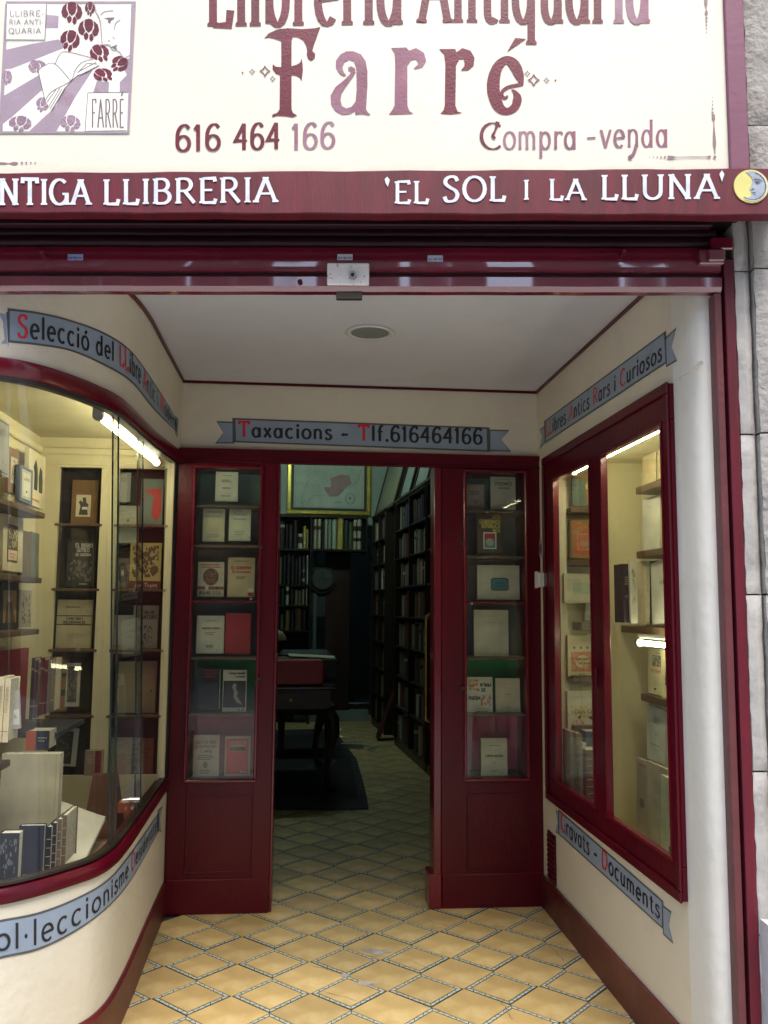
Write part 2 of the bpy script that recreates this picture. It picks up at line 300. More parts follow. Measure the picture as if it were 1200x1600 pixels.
def write(mb, txt, mp, wt=.13, thin=.45, serif=.0, track=.06, aspect=1.0, reds=(), m=0, mred=1, rect=None):
    """mp(u, v, lift) -> 3-D point; u in 0..1 along the line, v in letter heights. aspect = text length / letter height"""
    st, tw = text_strokes(txt, track)
    sx = aspect/tw      # horizontal letter-height units per glyph unit
    for idx, (ch, items, sf, x0) in enumerate(st):
        mm = mred if idx in reds else m
        def P(x, y):
            CNT[0] = (CNT[0]+1) % 97
            return mp(x/aspect, y, lift[0])
        lift = [0.0]
        ends = []
        for kind, pts in items:
            lift[0] = .00003*(1+(CNT2[0] % 47)); CNT2[0] += 1
            if kind == 'dot':
                cx, cy = pts[0][0]*sx, pts[0][1]; r = wt*.62
                mb.add([P(cx+r*math.cos(a*math.pi/3), cy+r*math.sin(a*math.pi/3)) for a in range(6)], [tuple(range(6))], mm); continue
            q = [(a*sx, b) for a, b in pts]
            q = [p for i, p in enumerate(q) if i == 0 or (abs(p[0]-q[i-1][0])+abs(p[1]-q[i-1][1])) > 1e-5]
            A = []; B = []
            closed = math.hypot(q[0][0]-q[-1][0], q[0][1]-q[-1][1]) < 1e-3
            for i, p in enumerate(q):
                a = q[i-1] if i else (q[-2] if closed else p); b = q[i+1] if i < len(q)-1 else (q[1] if closed else p)
                d1 = (p[0]-a[0], p[1]-a[1]); d2 = (b[0]-p[0], b[1]-p[1]); n1 = math.hypot(*d1); n2 = math.hypot(*d2)
                if n1 == 0: d1, n1 = d2, n2
                if n2 == 0: d2, n2 = d1, n1
                tx, ty = d1[0]/n1+d2[0]/n2, d1[1]/n1+d2[1]/n2; n = math.hypot(tx, ty) or 1; tx /= n; ty /= n
                c = max(.5, (d1[0]*tx+d1[1]*ty)/n1)
                w = wt*(thin+(1-thin)*abs(ty))/2/c
                A.append((p[0]-ty*w, p[1]+tx*w)); B.append((p[0]+ty*w, p[1]-tx*w))
            n = len(q); V = [P(*p) for p in A]+[P(*p) for p in B]
            mb.add(V, [(i, i+1, n+i+1, n+i) for i in range(n-1)], mm)
            if serif and len(pts) >= 2 and not closed:
                for (p, o) in ((q[0], q[1]), (q[-1], q[-2])):
                    if abs(p[0]-o[0]) < .45*abs(p[1]-o[1]) and (abs(p[1]) < .02 or abs(p[1]-1) < .02 or abs(p[1]-.64) < .02 or p[1] < -.2): ends.append(p)
        ends += [(a*sx, b) for a, b in sf]
        if serif:
            done = []
            for p in ends:
                if any(abs(p[0]-d[0])+abs(p[1]-d[1]) < .05 for d in done): continue
                done.append(p); lift[0] = .00003*(1+(CNT2[0] % 47)); CNT2[0] += 1
                s = 1 if p[1] < .5 and p[1] > -.1 else -1
                if p[1] < -.1: s = 1
                h = wt*.34; y0 = p[1]-(h*.3)*s
                l_ = serif if not (abs(p[1]-.64) < .03) else serif*.9
                r_ = serif if not (abs(p[1]-.64) < .03) else wt*.4
                mb.add([P(p[0]-l_, y0), P(p[0]+r_, y0), P(p[0]+r_, y0+h*s), P(p[0]+wt*.45, y0+h*1.8*s), P(p[0]-wt*.45, y0+h*1.8*s), P(p[0]-l_, y0+h*s)], [(0, 1, 2, 3, 4, 5)], mm)
def quadmap(A, B, Ca, Cb, n):      # A,B baseline ends; Ca,Cb the letter-top above A,B
    A, B, Ca, Cb, n = [Vector(v) for v in (A, B, Ca, Cb, n)]
    def f(u, v, l): 
        p = A.lerp(B, u); q = Ca.lerp(Cb, u); return p+(q-p)*v+n*l
    return f, (B-A).length/(((Ca-A).length+(Cb-B).length)/2)
# ------------------------------------------------------------------ main planes of the shop
XR, YB, ZC, ZH, ZBB = 1.255, 4.58, 2.68, 2.31, .157
YF = 2.42                                    # face of the sign
CUR = [((-.652, 4.58), (-.642, 4.58), (-.642, 4.58)), ((-.645, 4.1), (-.69, 4.1), (-.642, 4.1)), ((-.636, 3.65), (-.705, 3.75), (-.642, 3.75)),
       ((-.634, 3.45), (-.711, 3.58), (-.643, 3.55)), ((-.641, 3.25), (-.723, 3.37), (-.66, 3.34)), ((-.669, 3.12), (-.763, 3.215), (-.70, 3.17)),
       ((-.73, 3.02), (-.833, 3.05), (-.78, 3.03)), ((-.807, 2.925), (-.907, 2.936), (-.87, 2.93)), ((-.891, 2.853), (-.991, 2.875), (-.96, 2.865)),
       ((-1.0, 2.82), (-1.1, 2.86), (-1.08, 2.86)), ((-1.15, 2.83), (-1.25, 2.88), (-1.24, 2.88)), ((-1.4, 2.88), (-1.45, 2.91), (-1.45, 2.91)), ((-2.4, 2.99), (-2.4, 2.99), (-2.4, 2.99))]
def cpt(t, z):
    t = min(max(t, 0), 12.0); i = min(int(t), 11); f = t-i
    def at(j, c): j = min(max(j, 0), 12); return Vector(CUR[j][c])
    def cr(c):
        p0, p1, p2, p3 = at(i-1, c), at(i, c), at(i+1, c), at(i+2, c)
        return .5*(2*p1+(p2-p0)*f+(2*p0-5*p1+4*p2-p3)*f*f+(3*p1-p0-3*p2+p3)*f**3)
    if z <= .6: return cr(0)
    if z <= 2.3: k = (z-.6)/1.7; return cr(0).lerp(cr(1), k)
    k = min(1, (z-2.3)/.38); return cr(1).lerp(cr(2), k)
def cw(t, z, off=0.0):
    p = cpt(t, z); d = (cpt(min(t+.05, 12), z)-cpt(max(t-.05, 0), z)).normalized()
    return Vector((p.x-d.y*off, p.y+d.x*off, z))
def chit(px, py):
    d = ray(px, py); z = 1.5; dx, dy = d.x, d.y
    for it in range(8):
        best = None; pr = cpt(0, z)
        s0 = pr.x*dy-pr.y*dx
        for k in range(1, 241):
            t = k*.05; p = cpt(t, z); s1 = p.x*dy-p.y*dx
            if s0*s1 <= 0 and s0 != s1:
                f = s0/(s0-s1); best = (t-.05+.05*f, pr.lerp(p, f)); break
            pr = p; s0 = s1
        if best is None: return (12, z)
        z = 1.5+d.z*best[1].length/math.hypot(dx, dy)
    return (best[0], z)
def sweep(mb, t0, t1, prof, m=0, step=.12):
    n = max(2, int((t1-t0)/step)); k = len(prof); V = []
    for i in range(n+1):
        t = t0+(t1-t0)*i/n
        V += [cw(t, z, o) for o, z in prof]
    F = [(i*k+j, i*k+(j+1) % k, (i+1)*k+(j+1) % k, (i+1)*k+j) for i in range(n) for j in range(k)]
    F += [tuple(range(k)), tuple(range(n*k, n*k+k))[::-1]]
    return mb.add(V, F, m)
# ------------------------------------------------------------------ ground, pavement, floor with tiles
MB().box((-40, -80, -.30), (60, 2.45, -.055)).build('pavement', PAVE)['kind'] = 'structure'
bpy.data.objects['pavement']['label'] = 'grey pavement of the street in front of the shop'
flo = MB().box((-2.6, 2.45, -.2), (3.4, 15.4, -.012)).build('floor', mat('floor_bed', (.045, .05, .03), .8, .2), origin=(0, 4.5, -.012))
tag(flo, 'floor of yellow diamond tiles and mosaic borders running into the shop', kind='structure')
TDX, TDY, TX0, TY0 = .304, .309, .060, 4.546
TILE = mat('yellow_cement_tile', (.46, .325, .135), .48, .08, 12, .16, 7, rnd=.17, spec=.35, stain=((.60, .50, .28), 6, .50, .2, .6), chip=((.20, .15, .09), 14, .70, .55))
_n = TILE.node_tree                      # worn grey-brown smudges and dirt specks
MOS = mat('pale_mosaic_border', (.40, .44, .41), .55, .1, 80, .15, 30, rnd=.06)
MOSJ = mat('green_mosaic_joint', (.022, .04, .032), .8, .1, 60, .2, 30)
def tile_mesh(framed):
    hx, hy = TDX/2*.992, TDY/2*.992; mb = MB()
    def dia(s, z): return [Vector((0, -hy*s, z)), Vector((hx*s, 0, z)), Vector((0, hy*s, z)), Vector((-hx*s, 0, z))]
    if not framed:
        a = dia(.985, 0); b = dia(1, -.0015); c = dia(1, -.010)
        mb.add(a+b+c, [(0, 1, 2, 3)]+[(4+i, 4+(i+1) % 4, (i+1) % 4, i) for i in range(4)]+[(8+i, 8+(i+1) % 4, 4+(i+1) % 4, 4+i) for i in range(4)])
    else:
        mb.add(dia(.80, .0004)+dia(.80, -.001), [(0, 1, 2, 3)]+[(4+i, 4+(i+1) % 4, (i+1) % 4, i) for i in range(4)], 0)
        b = dia(1, -.0012); c = dia(1, -.010)
        mb.add(b+c, [(0, 1, 2, 3)]+[(4+i, 4+(i+1) % 4, (i+1) % 4, i) for i in range(4)], 2)
        o = dia(.955, 0); q = dia(.850, 0)
        for i in range(4):
            j = (i+1) % 4; n = 7
            for k in range(n):
                u0, u1 = (k+.085)/n, (k+.915)/n; sl = .035*(1 if k % 2 else -1)
                A = o[i].lerp(o[j], u0+sl*(k > 0)); B = o[i].lerp(o[j], u1+(-sl)*(k < n-1)); C = q[i].lerp(q[j], u1-(-sl)*(k < n-1)); D = q[i].lerp(q[j], u0-sl*(k > 0))
                mb.add([A, B, C, D], [(0, 1, 2, 3)], 1)
    me = bpy.data.meshes.new('tile'); me.from_pydata([tuple(v) for v in mb.V], [], mb.F)
    for k in (TILE, MOS, MOSJ): me.materials.append(k)
    me.polygons.foreach_set('material_index', mb.M); me.update(); return me
tmA, tmB = tile_mesh(False), tile_mesh(True)
far = MB(); cnt = 0
for i in range(-4, 8):
    for j in range(-7, 26):
        for fr, cx, cy in ((0, TX0+TDX*i, TY0+TDY*(j+.5)), (1, TX0+TDX*(i+.5), TY0+TDY*j)):
            if cy < 2.62 or cx < -.95 or cx > 1.42: continue
            if 4.4 < cy and (cx < -.5 or cx > 1.3): continue
            if cy < 8.2 and not (cy > 5.2 and cx < -.25):
                o = bpy.data.objects.new('tile', tmB if fr else tmA); COL.objects.link(o); o.parent = flo
                o.location = (cx, cy-4.5, .012+random.uniform(-.0006, .0004)); o.rotation_euler = (random.uniform(-.004, .004), random.uniform(-.004, .004), 0); cnt += 1
            else:
                me = tmB if fr else tmA
                far.add([v.co+Vector((cx, cy, 0)) for v in me.vertices], [tuple(p.vertices) for p in me.polygons])
                for q, p in enumerate(me.polygons): far.M[-len(me.polygons)+q] = p.material_index
print('tiles', cnt)
ft = far.build('far_tiles', [TILE, MOS, MOSJ], flo); ft['kind'] = 'stuff'
# grey cement patch and chips in the tiles
pt = MB(); c = on(590, 1487, 2, 0.002); 
for (px, py, rx, ry) in ((592, 1487, 17, 5), (573, 1483, 8, 3), (572, 1536, 16, 4), (540, 1524, 8, 2.5), (300, 1420, 24, 3)):
    P = [on(px+rx*(1+.35*math.sin(5*a))*math.cos(a), py+ry*(1+.4*math.cos(3*a+1))*math.sin(a), 2, .0022) for a in [k*math.pi/8 for k in range(16)]]
    pt.poly(P)
ck_ = MB(); rk = random.Random(5)
for (x0, y0, x1, y1) in ((505, 1548, 560, 1565), (618, 1551, 690, 1580), (650, 1434, 700, 1446), (735, 1442, 790, 1450), (480, 1506, 532, 1520), (780, 1560, 800, 1592), (560, 1400, 600, 1408), (300, 1470, 340, 1484), (640, 1500, 672, 1514), (850, 1470, 880, 1500)):
    P = []
    for k in range(9): u_ = k/8; P.append(on(x0+(x1-x0)*u_+rk.uniform(-2, 2), y0+(y1-y0)*u_+rk.uniform(-1.2, 1.2), 2, .0024))
    for a, b_ in zip(P, P[1:]):
        d_ = (b_-a).normalized(); nn = Vector((-d_.y, d_.x, 0))*rk.uniform(.0006, .0014); ck_.add([a-nn, b_-nn, b_+nn, a+nn], [(0, 1, 2, 3)])
ck_.build('hairline_cracks', mat('crack_dirt', (.12, .085, .05), .9), flo)['kind'] = 'stuff'
pt.build('cement_patch', mat('grey_cement', (.34, .31, .28), .9, .4, 80, .2, 30), flo)
# ------------------------------------------------------------------ vestibule walls and ceiling
w = MB()
sweep(w, 0, 12, [(0, ZBB-.02), (0, .602), (-.05, .602), (-.05, ZBB-.02)])
lw = w.build('wall_left_parapet', CREAM); tag(lw, 'cream curved wall under the left display window', kind='structure')
for p in lw.data.polygons: p.use_smooth = True
w = MB(); sweep(w, 0, 12, [(0, 2.292), (0, 2.40), (0, 2.54), (0, ZC), (-.05, ZC), (-.05, 2.292)])
lw2 = w.build('wall_left_lintel', CREAM); tag(lw2, 'cream curved wall above the left display window', kind='structure')
for o in (lw, lw2):
    md = o.modifiers.new('es', 'EDGE_SPLIT'); md.split_angle = rad(40)
    for p in o.data.polygons: p.use_smooth = True
b = MB(); sweep(b, 0, 12, [(.013, -.01), (.013, ZBB-.012), (.006, ZBB), (-.03, ZBB), (-.03, -.01)])
bb = b.build('skirting_board', BASER); tag(bb, 'red brown skirting board bending round the curved left wall', 'skirting board', 'skirting boards of the entrance')
# right wall with the window opening
Wy1, Wy0 = on(1062, 945, 0, XR).y, on(857, 945, 0, XR).y
Wz0, Wz1 = .567, 2.275
w = MB()
w.box((XR, Wy1, 0), (XR+.10, YB+.1, Wz0)); w.box((XR, Wy1, Wz1), (XR+.10, YB+.1, ZC)); w.box((XR, Wy0, Wz0), (XR+.10, YB+.1, Wz1))
rw = w.build('wall_right', CREAM); tag(rw, 'cream wall around the right display window', kind='structure')
w = MB(); V = []                                  # front pilaster: flat side, soft rounded corner, street face
prof = [(XR, Wy1), (XR, 2.74), (XR+.002, 2.70), (XR+.010, 2.672), (XR+.024, 2.656), (XR+.040, 2.65), (XR+.075, 2.648), (XR+.20, 2.648), (XR+.20, Wy1)]
for z in (0, .6, 1.2, 1.8, 2.24, 2.30, 2.36, 2.44, 2.55, 2.70):
    for (x, y) in prof:
        V.append((x, y, z))
k = len(prof); w.add(V, [(i*k+j, i*k+(j+1) % k, (i+1)*k+(j+1) % k, (i+1)*k+j) for i in range(9) for j in range(k)])
pw = w.build('wall_right_pilaster', PLAST, smooth=True); tag(pw, 'white rounded plaster pilaster at the mouth of the entrance, right side', kind='structure')
md = pw.modifiers.new('es', 'EDGE_SPLIT'); md.split_angle = rad(50)
p0, p1 = on(1060, 590, 0, XR-.004), on(1098, 566, 0, XR-.004)
mo = MB(); mo.tube([p0+Vector((.002, 0, 0)), p0.lerp(p1, .5), p1, Vector((XR+.012, 2.668, p1.z+.015)), Vector((XR+.07, 2.645, p1.z+.012))], [.001, .004, .006, .007, .006], seg=6)
tag(mo.build('plaster_ridge', PLAST), 'thin raised plaster ridge on the right pilaster', 'moulding')
b = MB(); b.box((XR-.014, 2.655, -.01), (XR+.02, YB, ZBB)); b.box((XR-.014, 2.63, -.01), (XR+.06, 2.66, ZBB))
tag(b.build('skirting_board', BASER), 'straight red brown skirting board under the right display window', 'skirting board', 'skirting boards of the entrance')
# vent grille
q0, q1 = on(856, 1365, 0, XR), on(868, 1300, 0, XR)
v = MB(); v.box((XR-.006, q1.y-.01, .165), (XR, q0.y-.02, .40)); vg = v.build('vent_grille', REDD); tag(vg, 'small dark red louvred vent grille low on the right wall', 'vent')
for k in range(9):
    MB().box((XR-.012, q1.y, .178+k*.024), (XR-.005, q0.y-.03, .178+k*.024+.013)).build('slat', BASER, vg)
# back wall above the doors, ceiling, coving lines
w = MB(); w.box((-.80, YB, ZH), (XR+.12, YB+.12, ZC+.1)); tag(w.build('wall_back', CREAM), 'cream wall above the shop doors', kind='structure')
yl_, yr_ = 2.985, 2.70
ce = MB().hexa([(-2.4, yl_, ZC), (XR+.3, yr_, ZC), (XR+.3, YB+.02, ZC), (-2.4, YB+.02, ZC), (-2.4, yl_, ZC+.12), (XR+.3, yr_, ZC+.12), (XR+.3, YB+.02, ZC+.12), (-2.4, YB+.02, ZC+.12)]).build('ceiling', WHITE); tag(ce, 'plain off white ceiling of the entrance', kind='structure')
cm = MB(); cm.box((-.65, YB-.010, ZC-.014), (XR, YB-.001, ZC-.001)); tag(cm.build('coving_strip', REDD), 'thin dark red strip along the ceiling above the doors', 'ceiling trim', 'thin red ceiling strips')
cm = MB(); cm.box((XR-.010, 2.70, ZC-.014), (XR-.001, YB-.011, ZC-.001)); tag(cm.build('coving_strip', REDD), 'thin dark red strip along the ceiling on the right wall', 'ceiling trim', 'thin red ceiling strips')
cm = MB(); sweep(cm, 0.02, 6, [(.001, ZC-.014), (.010, ZC-.014), (.010, ZC-.001), (.001, ZC-.001)]); tag(cm.build('coving_strip', REDD), 'thin dark red strip along the ceiling on the left wall', 'ceiling trim', 'thin red ceiling strips')
c = on(578, 519, 2, ZC); lg = empty('ceiling_light', 'round unlit recessed ceiling light of the entrance', 'ceiling light', loc=c)
n = 40; V = []; 
for r, z in ((.098, 0), (.104, -.002), (.100, -.008), (.084, -.006), (.080, 0.0)): V += [c+Vector((r*math.cos(2*math.pi*i/n), r*math.sin(2*math.pi*i/n), z-.0005)) for i in range(n)]
MB().add(V, [(a*n+i, a*n+(i+1) % n, (a+1)*n+(i+1) % n, (a+1)*n+i) for a in range(4) for i in range(n)]).build('ring', mat('white_plastic', (.6, .6, .6), .4), lg, smooth=True)
MB().cyl(c+Vector((0, 0, -.004)), c+Vector((0, 0, .0)), .082, seg=40).build('diffuser', mat('frosted_grey_glass', (.20, .23, .21), .35, .05), lg)
# ------------------------------------------------------------------ painted banners
def banner(name, label, body_top, body_bot, tails, mapper, txt, base, top, reds, wt=.18, track=.07, serif=.08, thin=.6, off=.0012, steps=26, squeeze=0):
    track = .12
    """body_top/bot: pixel polylines (left to right); mapper(px,py,lift)->3-D; base/top: pixel polylines for letters"""
    root = empty(name, label, 'painted banner', 'blue ribbon banners painted on the walls', loc=mapper(*body_bot[0], 0))
    def samp(pl, u):
        x = pl[0][0]+(pl[-1][0]-pl[0][0])*u
        for a, b_ in zip(pl, pl[1:]):
            if x <= b_[0]+1e-6: f = (x-a[0])/(b_[0]-a[0]); return (x, a[1]+(b_[1]-a[1])*f)
        return pl[-1]
    def csamp(pl, u):              # smooth curve through the pixel polyline
        n = len(pl); x = pl[0][0]+(pl[-1][0]-pl[0][0])*u
        k = 0
        while k < n-2 and x > pl[k+1][0]: k += 1
        a, b_ = pl[k], pl[k+1]; f = (x-a[0])/(b_[0]-a[0])
        sl = lambda j: 0 if n < 3 else ((pl[min(j+1, n-1)][1]-pl[max(j-1, 0)][1])/(pl[min(j+1, n-1)][0]-pl[max(j-1, 0)][0]))
        if n < 3: return (x, a[1]+(b_[1]-a[1])*f)
        h = b_[0]-a[0]; h00 = 2*f**3-3*f*f+1; h10 = f**3-2*f*f+f; h01 = -2*f**3+3*f*f; h11 = f**3-f*f
        return (x, h00*a[1]+h10*h*sl(k)+h01*b_[1]+h11*h*sl(k+1))
    H = body_bot[0][1]-body_top[0][1]
    d = MB(); f_ = MB()
    for T in tails:
        d.poly([mapper(x, y, off*.6) for x, y in T])
        cx = sum(p[0] for p in T)/len(T); cy = sum(p[1] for p in T)/len(T)
        f_.poly([mapper(cx+(x-cx)*.82, cy+(y-cy)*.88, off*1.2) for x, y in T])
    V = []; V2 = []
    for i in range(steps+1):
        u = i/steps; t_, b_ = csamp(body_top, u), csamp(body_bot, u)
        V += [mapper(t_[0], t_[1], off*1.6), mapper(b_[0], b_[1], off*1.6)]
        u2 = .012+u*.976; t_, b_ = csamp(body_top, u2), csamp(body_bot, u2); e = (b_[1]-t_[1])*.065
        V2 += [mapper(t_[0], t_[1]+e, off*2.2), mapper(b_[0], b_[1]-e, off*2.2)]
    F = [(2*i, 2*i+1, 2*i+3, 2*i+2) for i in range(steps)]
    d.add(V, F); f_.add(V2, F)
    d.build('outline', DGREY, root); f_.build('ribbon', BLUE, root)
    L_ = MB()
    us = [k/60 for k in range(61)]; pp_ = []
    for u in us:
        b_, t_ = csamp(base, u), csamp(top, u); q = mapper((b_[0]+t_[0])/2, (b_[1]+t_[1])/2, off*2.8); pp_.append(q)
    cum = [0]
    for a, b_ in zip(pp_, pp_[1:]): cum.append(cum[-1]+(b_-a).length)
    if squeeze: cum = [c_*(1-squeeze)+squeeze*cum[-1]*i_/60 for i_, c_ in enumerate(cum)]     # the painter narrowed the letters towards the street end
    def mp(u, v, l):
        g_ = min(max(u, 0), 1)*cum[-1]; k = 0
        while k < 59 and cum[k+1] < g_: k += 1
        u = (k+(g_-cum[k])/max(1e-9, cum[k+1]-cum[k]))/60
        b_, t_ = csamp(base, u), csamp(top, u)
        return mapper(b_[0]+(t_[0]-b_[0])*v, b_[1]+(t_[1]-b_[1])*v, off*2.8+l)
    pts = [mp(k/20, 0, 0) for k in range(21)]; ln = sum((pts[k+1]-pts[k]).length for k in range(20)); hh = sum((mp(k/8, 1, 0)-mp(k/8, 0, 0)).length for k in range(9))/9
    write(L_, txt, mp, wt, thin, serif, track, ln/hh, reds)
    L_.build('lettering', [BLACK, REDL], root)
    return root
def onback(px, py, l): return on(px, py, 1, YB-l)
def onright(px, py, l): return on(px, py, 0, XR-l)
def onleft(px, py, l):
    t, z = chit(px, py); return cw(t, z, l)
banner('banner', 'blue ribbon banner reading Taxacions and a phone number over the doors', [(363, 653), (765, 668)], [(364, 691), (766, 706)],
       [[(338, 658), (366, 659), (366, 693), (336, 693), (349, 676)], [(763, 671), (796, 672), (783, 687), (799, 706), (763, 705)]], onback,
       'Taxacions ~ Tlf.616464166', [(372, 682), (754, 694)], [(372, 659), (754, 670)], (0, 12), wt=.18)
banner('banner', 'rising blue ribbon banner reading LLibres Antics Rars i Curiosos above the right window', [(850, 658), (1040, 517)], [(851, 693), (1042, 567)],
       [[(843, 671), (852, 664), (852, 691), (843, 702), (847, 682)], [(1038, 529), (1057, 511), (1049, 543), (1058, 564), (1041, 574)]], onright,
       'LLibres Antics Rars i Curiosos', [(853, 682), (1034, 562)], [(853, 660), (1034, 534)], (0, 1, 8, 15, 22), wt=.18)
banner('banner', 'descending blue ribbon banner reading Gravats and Documents below the right window', [(872, 1264), (1036, 1408)], [(872, 1303), (1036, 1452)],
       [[(868, 1264), (876, 1275), (876, 1306), (868, 1300), (871, 1285)], [(1034, 1413), (1049, 1424), (1045, 1446), (1052, 1475), (1036, 1460)]], onright,
       'Gravats ~ Documents', [(876, 1296), (1031, 1436)], [(876, 1269), (1031, 1408)], (0, 10), wt=.18)
banner('banner', 'curving blue ribbon banner reading Selecció del LLibre Antic i Modern above the left window', [(12, 482), (60, 488), (110, 500), (165, 521), (205, 549), (240, 597), (276, 655)],
       [(12, 535), (60, 540), (110, 549), (165, 573), (205, 598), (240, 640), (276, 676)],
       [[(-14, 484), (13, 488), (13, 541), (-14, 539)], [(274, 650), (279, 656), (277, 684), (273, 676)]], onleft,
       'Selecció del LLibre Antic i Modern', [(27, 527), (75, 532), (115, 541), (178, 565), (208, 588), (240, 628), (275, 672)], [(27, 492), (75, 498), (115, 508), (178, 535), (208, 555), (240, 600), (275, 653)], (0, 13, 14, 20, 28), wt=.17, steps=50, squeeze=.2)
banner('banner', 'curving blue ribbon banner reading Col·leccionisme Desiderates below the left window', [(-40, 1445), (0, 1437), (60, 1425), (120, 1402), (170, 1372), (205, 1330), (248, 1268)],
       [(-40, 1512), (0, 1498), (60, 1484), (120, 1454), (170, 1416), (205, 1374), (248, 1298)],
       [[(246, 1266), (254, 1259), (250, 1280), (252, 1300), (246, 1298)]], onleft,
       'Col·leccionisme Desiderates', [(-46, 1494), (0, 1484), (60, 1474), (120, 1444), (170, 1406), (205, 1360), (247, 1292)], [(-46, 1457), (0, 1447), (60, 1434), (120, 1408), (170, 1376), (205, 1334), (247, 1272)], (16,), wt=.16, steps=50, squeeze=.14)
# ------------------------------------------------------------------ books and printed covers
BK = 'books and prints in the display cases'
def printed(mb, mats, mp, spec):
    """spec in cover units (0..1): ('r',x0,y0,x1,y1,c) ('t',text,x0,x1,y,h,c) ('e',cx,cy,rx,ry,c) ('n',x0,x1,y,h,rows,c)=unreadable lines ('p',x0,y0,x1,y1,c,n)=ornament"""
    def mi(c):
        M = colmat(c) if isinstance(c, tuple) else c
        if M not in mats: mats.append(M)
        return mats.index(M)
    l = .0012
    for s in spec:
        l += .0004
        if s[0] == 'r': _, a, b_, c_, d_, c = s; mb.add([mp(a, b_, l), mp(c_, b_, l), mp(c_, d_, l), mp(a, d_, l)], [(0, 1, 2, 3)], mi(c))
        elif s[0] == 'b':
            _, a, b_, c_, d_, t, c = s
            for q in ((a, b_, c_, b_+t), (a, d_-t, c_, d_), (a, b_+t, a+t*1.3, d_-t), (c_-t*1.3, b_+t, c_, d_-t)):
                mb.add([mp(q[0], q[1], l), mp(q[2], q[1], l), mp(q[2], q[3], l), mp(q[0], q[3], l)], [(0, 1, 2, 3)], mi(c))
        elif s[0] == 'e':
            _, cx, cy, rx, ry, c = s; mb.add([mp(cx+rx*math.cos(k*math.pi/8), cy+ry*math.sin(k*math.pi/8), l) for k in range(16)], [tuple(range(16))], mi(c))
        elif s[0] == 'g': mb.poly([mp(x, y, l) for x, y in s[1]], mi(s[2]))
        elif s[0] == 't':
            _, txt, a, b_, y, h, c = s
            A, B = mp(a, y, l), mp(b_, y, l); f = lambda u, v, q, a=a, b_=b_, y=y, h=h, l=l: mp(a+(b_-a)*u, y+h*v, l+q*.3)
            ln = (B-A).length; hh = (mp(a, y+h, l)-mp(a, y, l)).length
            write(mb, txt, f, .21, .7, 0, .1, ln/hh, (), mi(c))
        elif s[0] == 'n':
            _, a, b_, y, h, rows, c = s; r = random.Random(hash((a, y, rows)) % 1000)
            for k in range(rows):
                yy = y-k*h*1.9; q = a+r.uniform(0, .1)*(b_-a); e = b_-r.uniform(0, .25)*(b_-a)
                while q < e:
                    wd = r.uniform(.06, .16)*max(.5, (b_-a)); q2 = min(q+wd, e)
                    mb.add([mp(q, yy, l), mp(q2, yy, l), mp(q2, yy+h*.8, l), mp(q, yy+h*.8, l)], [(0, 1, 2, 3)], mi(c)); q = q2+.02
        elif s[0] == 'p':
            _, a, b_, c_, d_, c, n_ = s; r = random.Random(hash((a, b_, n_)) % 1000)
            for k in range(int(n_*2.2)):
                cx = r.uniform(a, c_); cy = r.uniform(b_, d_); sz = (c_-a)*r.uniform(.025, .10); t0 = r.uniform(0, 6)
                P = [(cx+sz*(.5+.5*r.random())*math.cos(t0+j*1.05), cy+sz*(.5+.5*r.random())*math.sin(t0+j*1.05)) for j in range(6)]
                P = [(min(max(x, a), c_), min(max(y, b_), d_)) for x, y in P]
                mb.add([mp(x, y, l+.000015*k) for x, y in P], [tuple(range(6))], mi(c))
DARKI = (.03, .03, .035)
def book(label, q, face, val, cover, spec=(), thick=.02, name='book', cat='book', tilt=0, lean=.03, group=BK, rot=0):
    """q = (x0,y_top,x1,y_bottom) on the photograph; face 'Y' looks to the street, 'X-'/'X+' lies along a side wall"""
    x0, y0, x1, y1 = q; ym = (y0+y1)/2; xm = (x0+x1)/2
    if face == 'Y':
        a = on(x0, y1, 1, val); b_ = on(x1, y1, 1, val); t_ = on(xm, y0, 1, val); bz = on(xm, y1, 1, val).z
        r = Vector((1, 0, 0)); n = Vector((0, -1, 0)); wd = b_.x-a.x; o = Vector((a.x, val, bz)); h = t_.z-bz
    else:
        a = on(x0, ym, 0, val); b_ = on(x1, ym, 0, val)
        ya, yb = a.y, b_.y
        wd = abs(ya-yb); c_ = on(xm, y1, 0, val); bz = c_.z; h = on(xm, y0, 0, val).z-bz
        if face == 'X+': r = Vector((0, 1, 0)); n = Vector((1, 0, 0)); o = Vector((val, min(ya, yb), bz))      # on the left wall, looking right: nearer end is at the left of the picture
        else: r = Vector((0, -1, 0)); n = Vector((-1, 0, 0)); o = Vector((val, max(ya, yb), bz))
    u = Vector((0, 0, 1))
    if rot: R = Matrix.Rotation(rot, 3, n); r = R @ r; u = R @ u
    u = (u - n*lean).normalized(); n2 = r.cross(u).normalized()
    root = empty(name, label, cat, group, loc=o)
    c = MB(); e = .003
    c.obox(o, r, u, n2, wd, h, .0025); c.obox(o-n2*(thick-.0025), r, u, n2, wd, h, .0025); c.obox(o-n2*.0025, r, u, n2, .003, h, thick-.005)
    c.build('cover', colmat(cover) if isinstance(cover, tuple) else cover, root)
    MB().obox(o+r*.0031+u*e-n2*.0026, r, u, n2, wd-e-.004, h-2*e, thick-.0052).build('pages', PAGES, root)
    if spec:
        mats = []; pm = MB(); printed(pm, mats, lambda x, y, l: o+r*(wd*x)+u*(h*y)+n2*l, spec); pm.build('cover_print', mats, root)
    return root
CRM = (.62, .57, .44); IVO = (.70, .68, .60); TAN = (.48, .36, .22); BRN = (.14, .075, .035); GRY = (.42, .41, .38); RDC = (.42, .03, .04)
ORG = (.65, .22, .07); TEAL = (.05, .22, .25); NAVY = (.008, .012, .028); YEL = (.62, .50, .14); PNK = (.60, .12, .14)
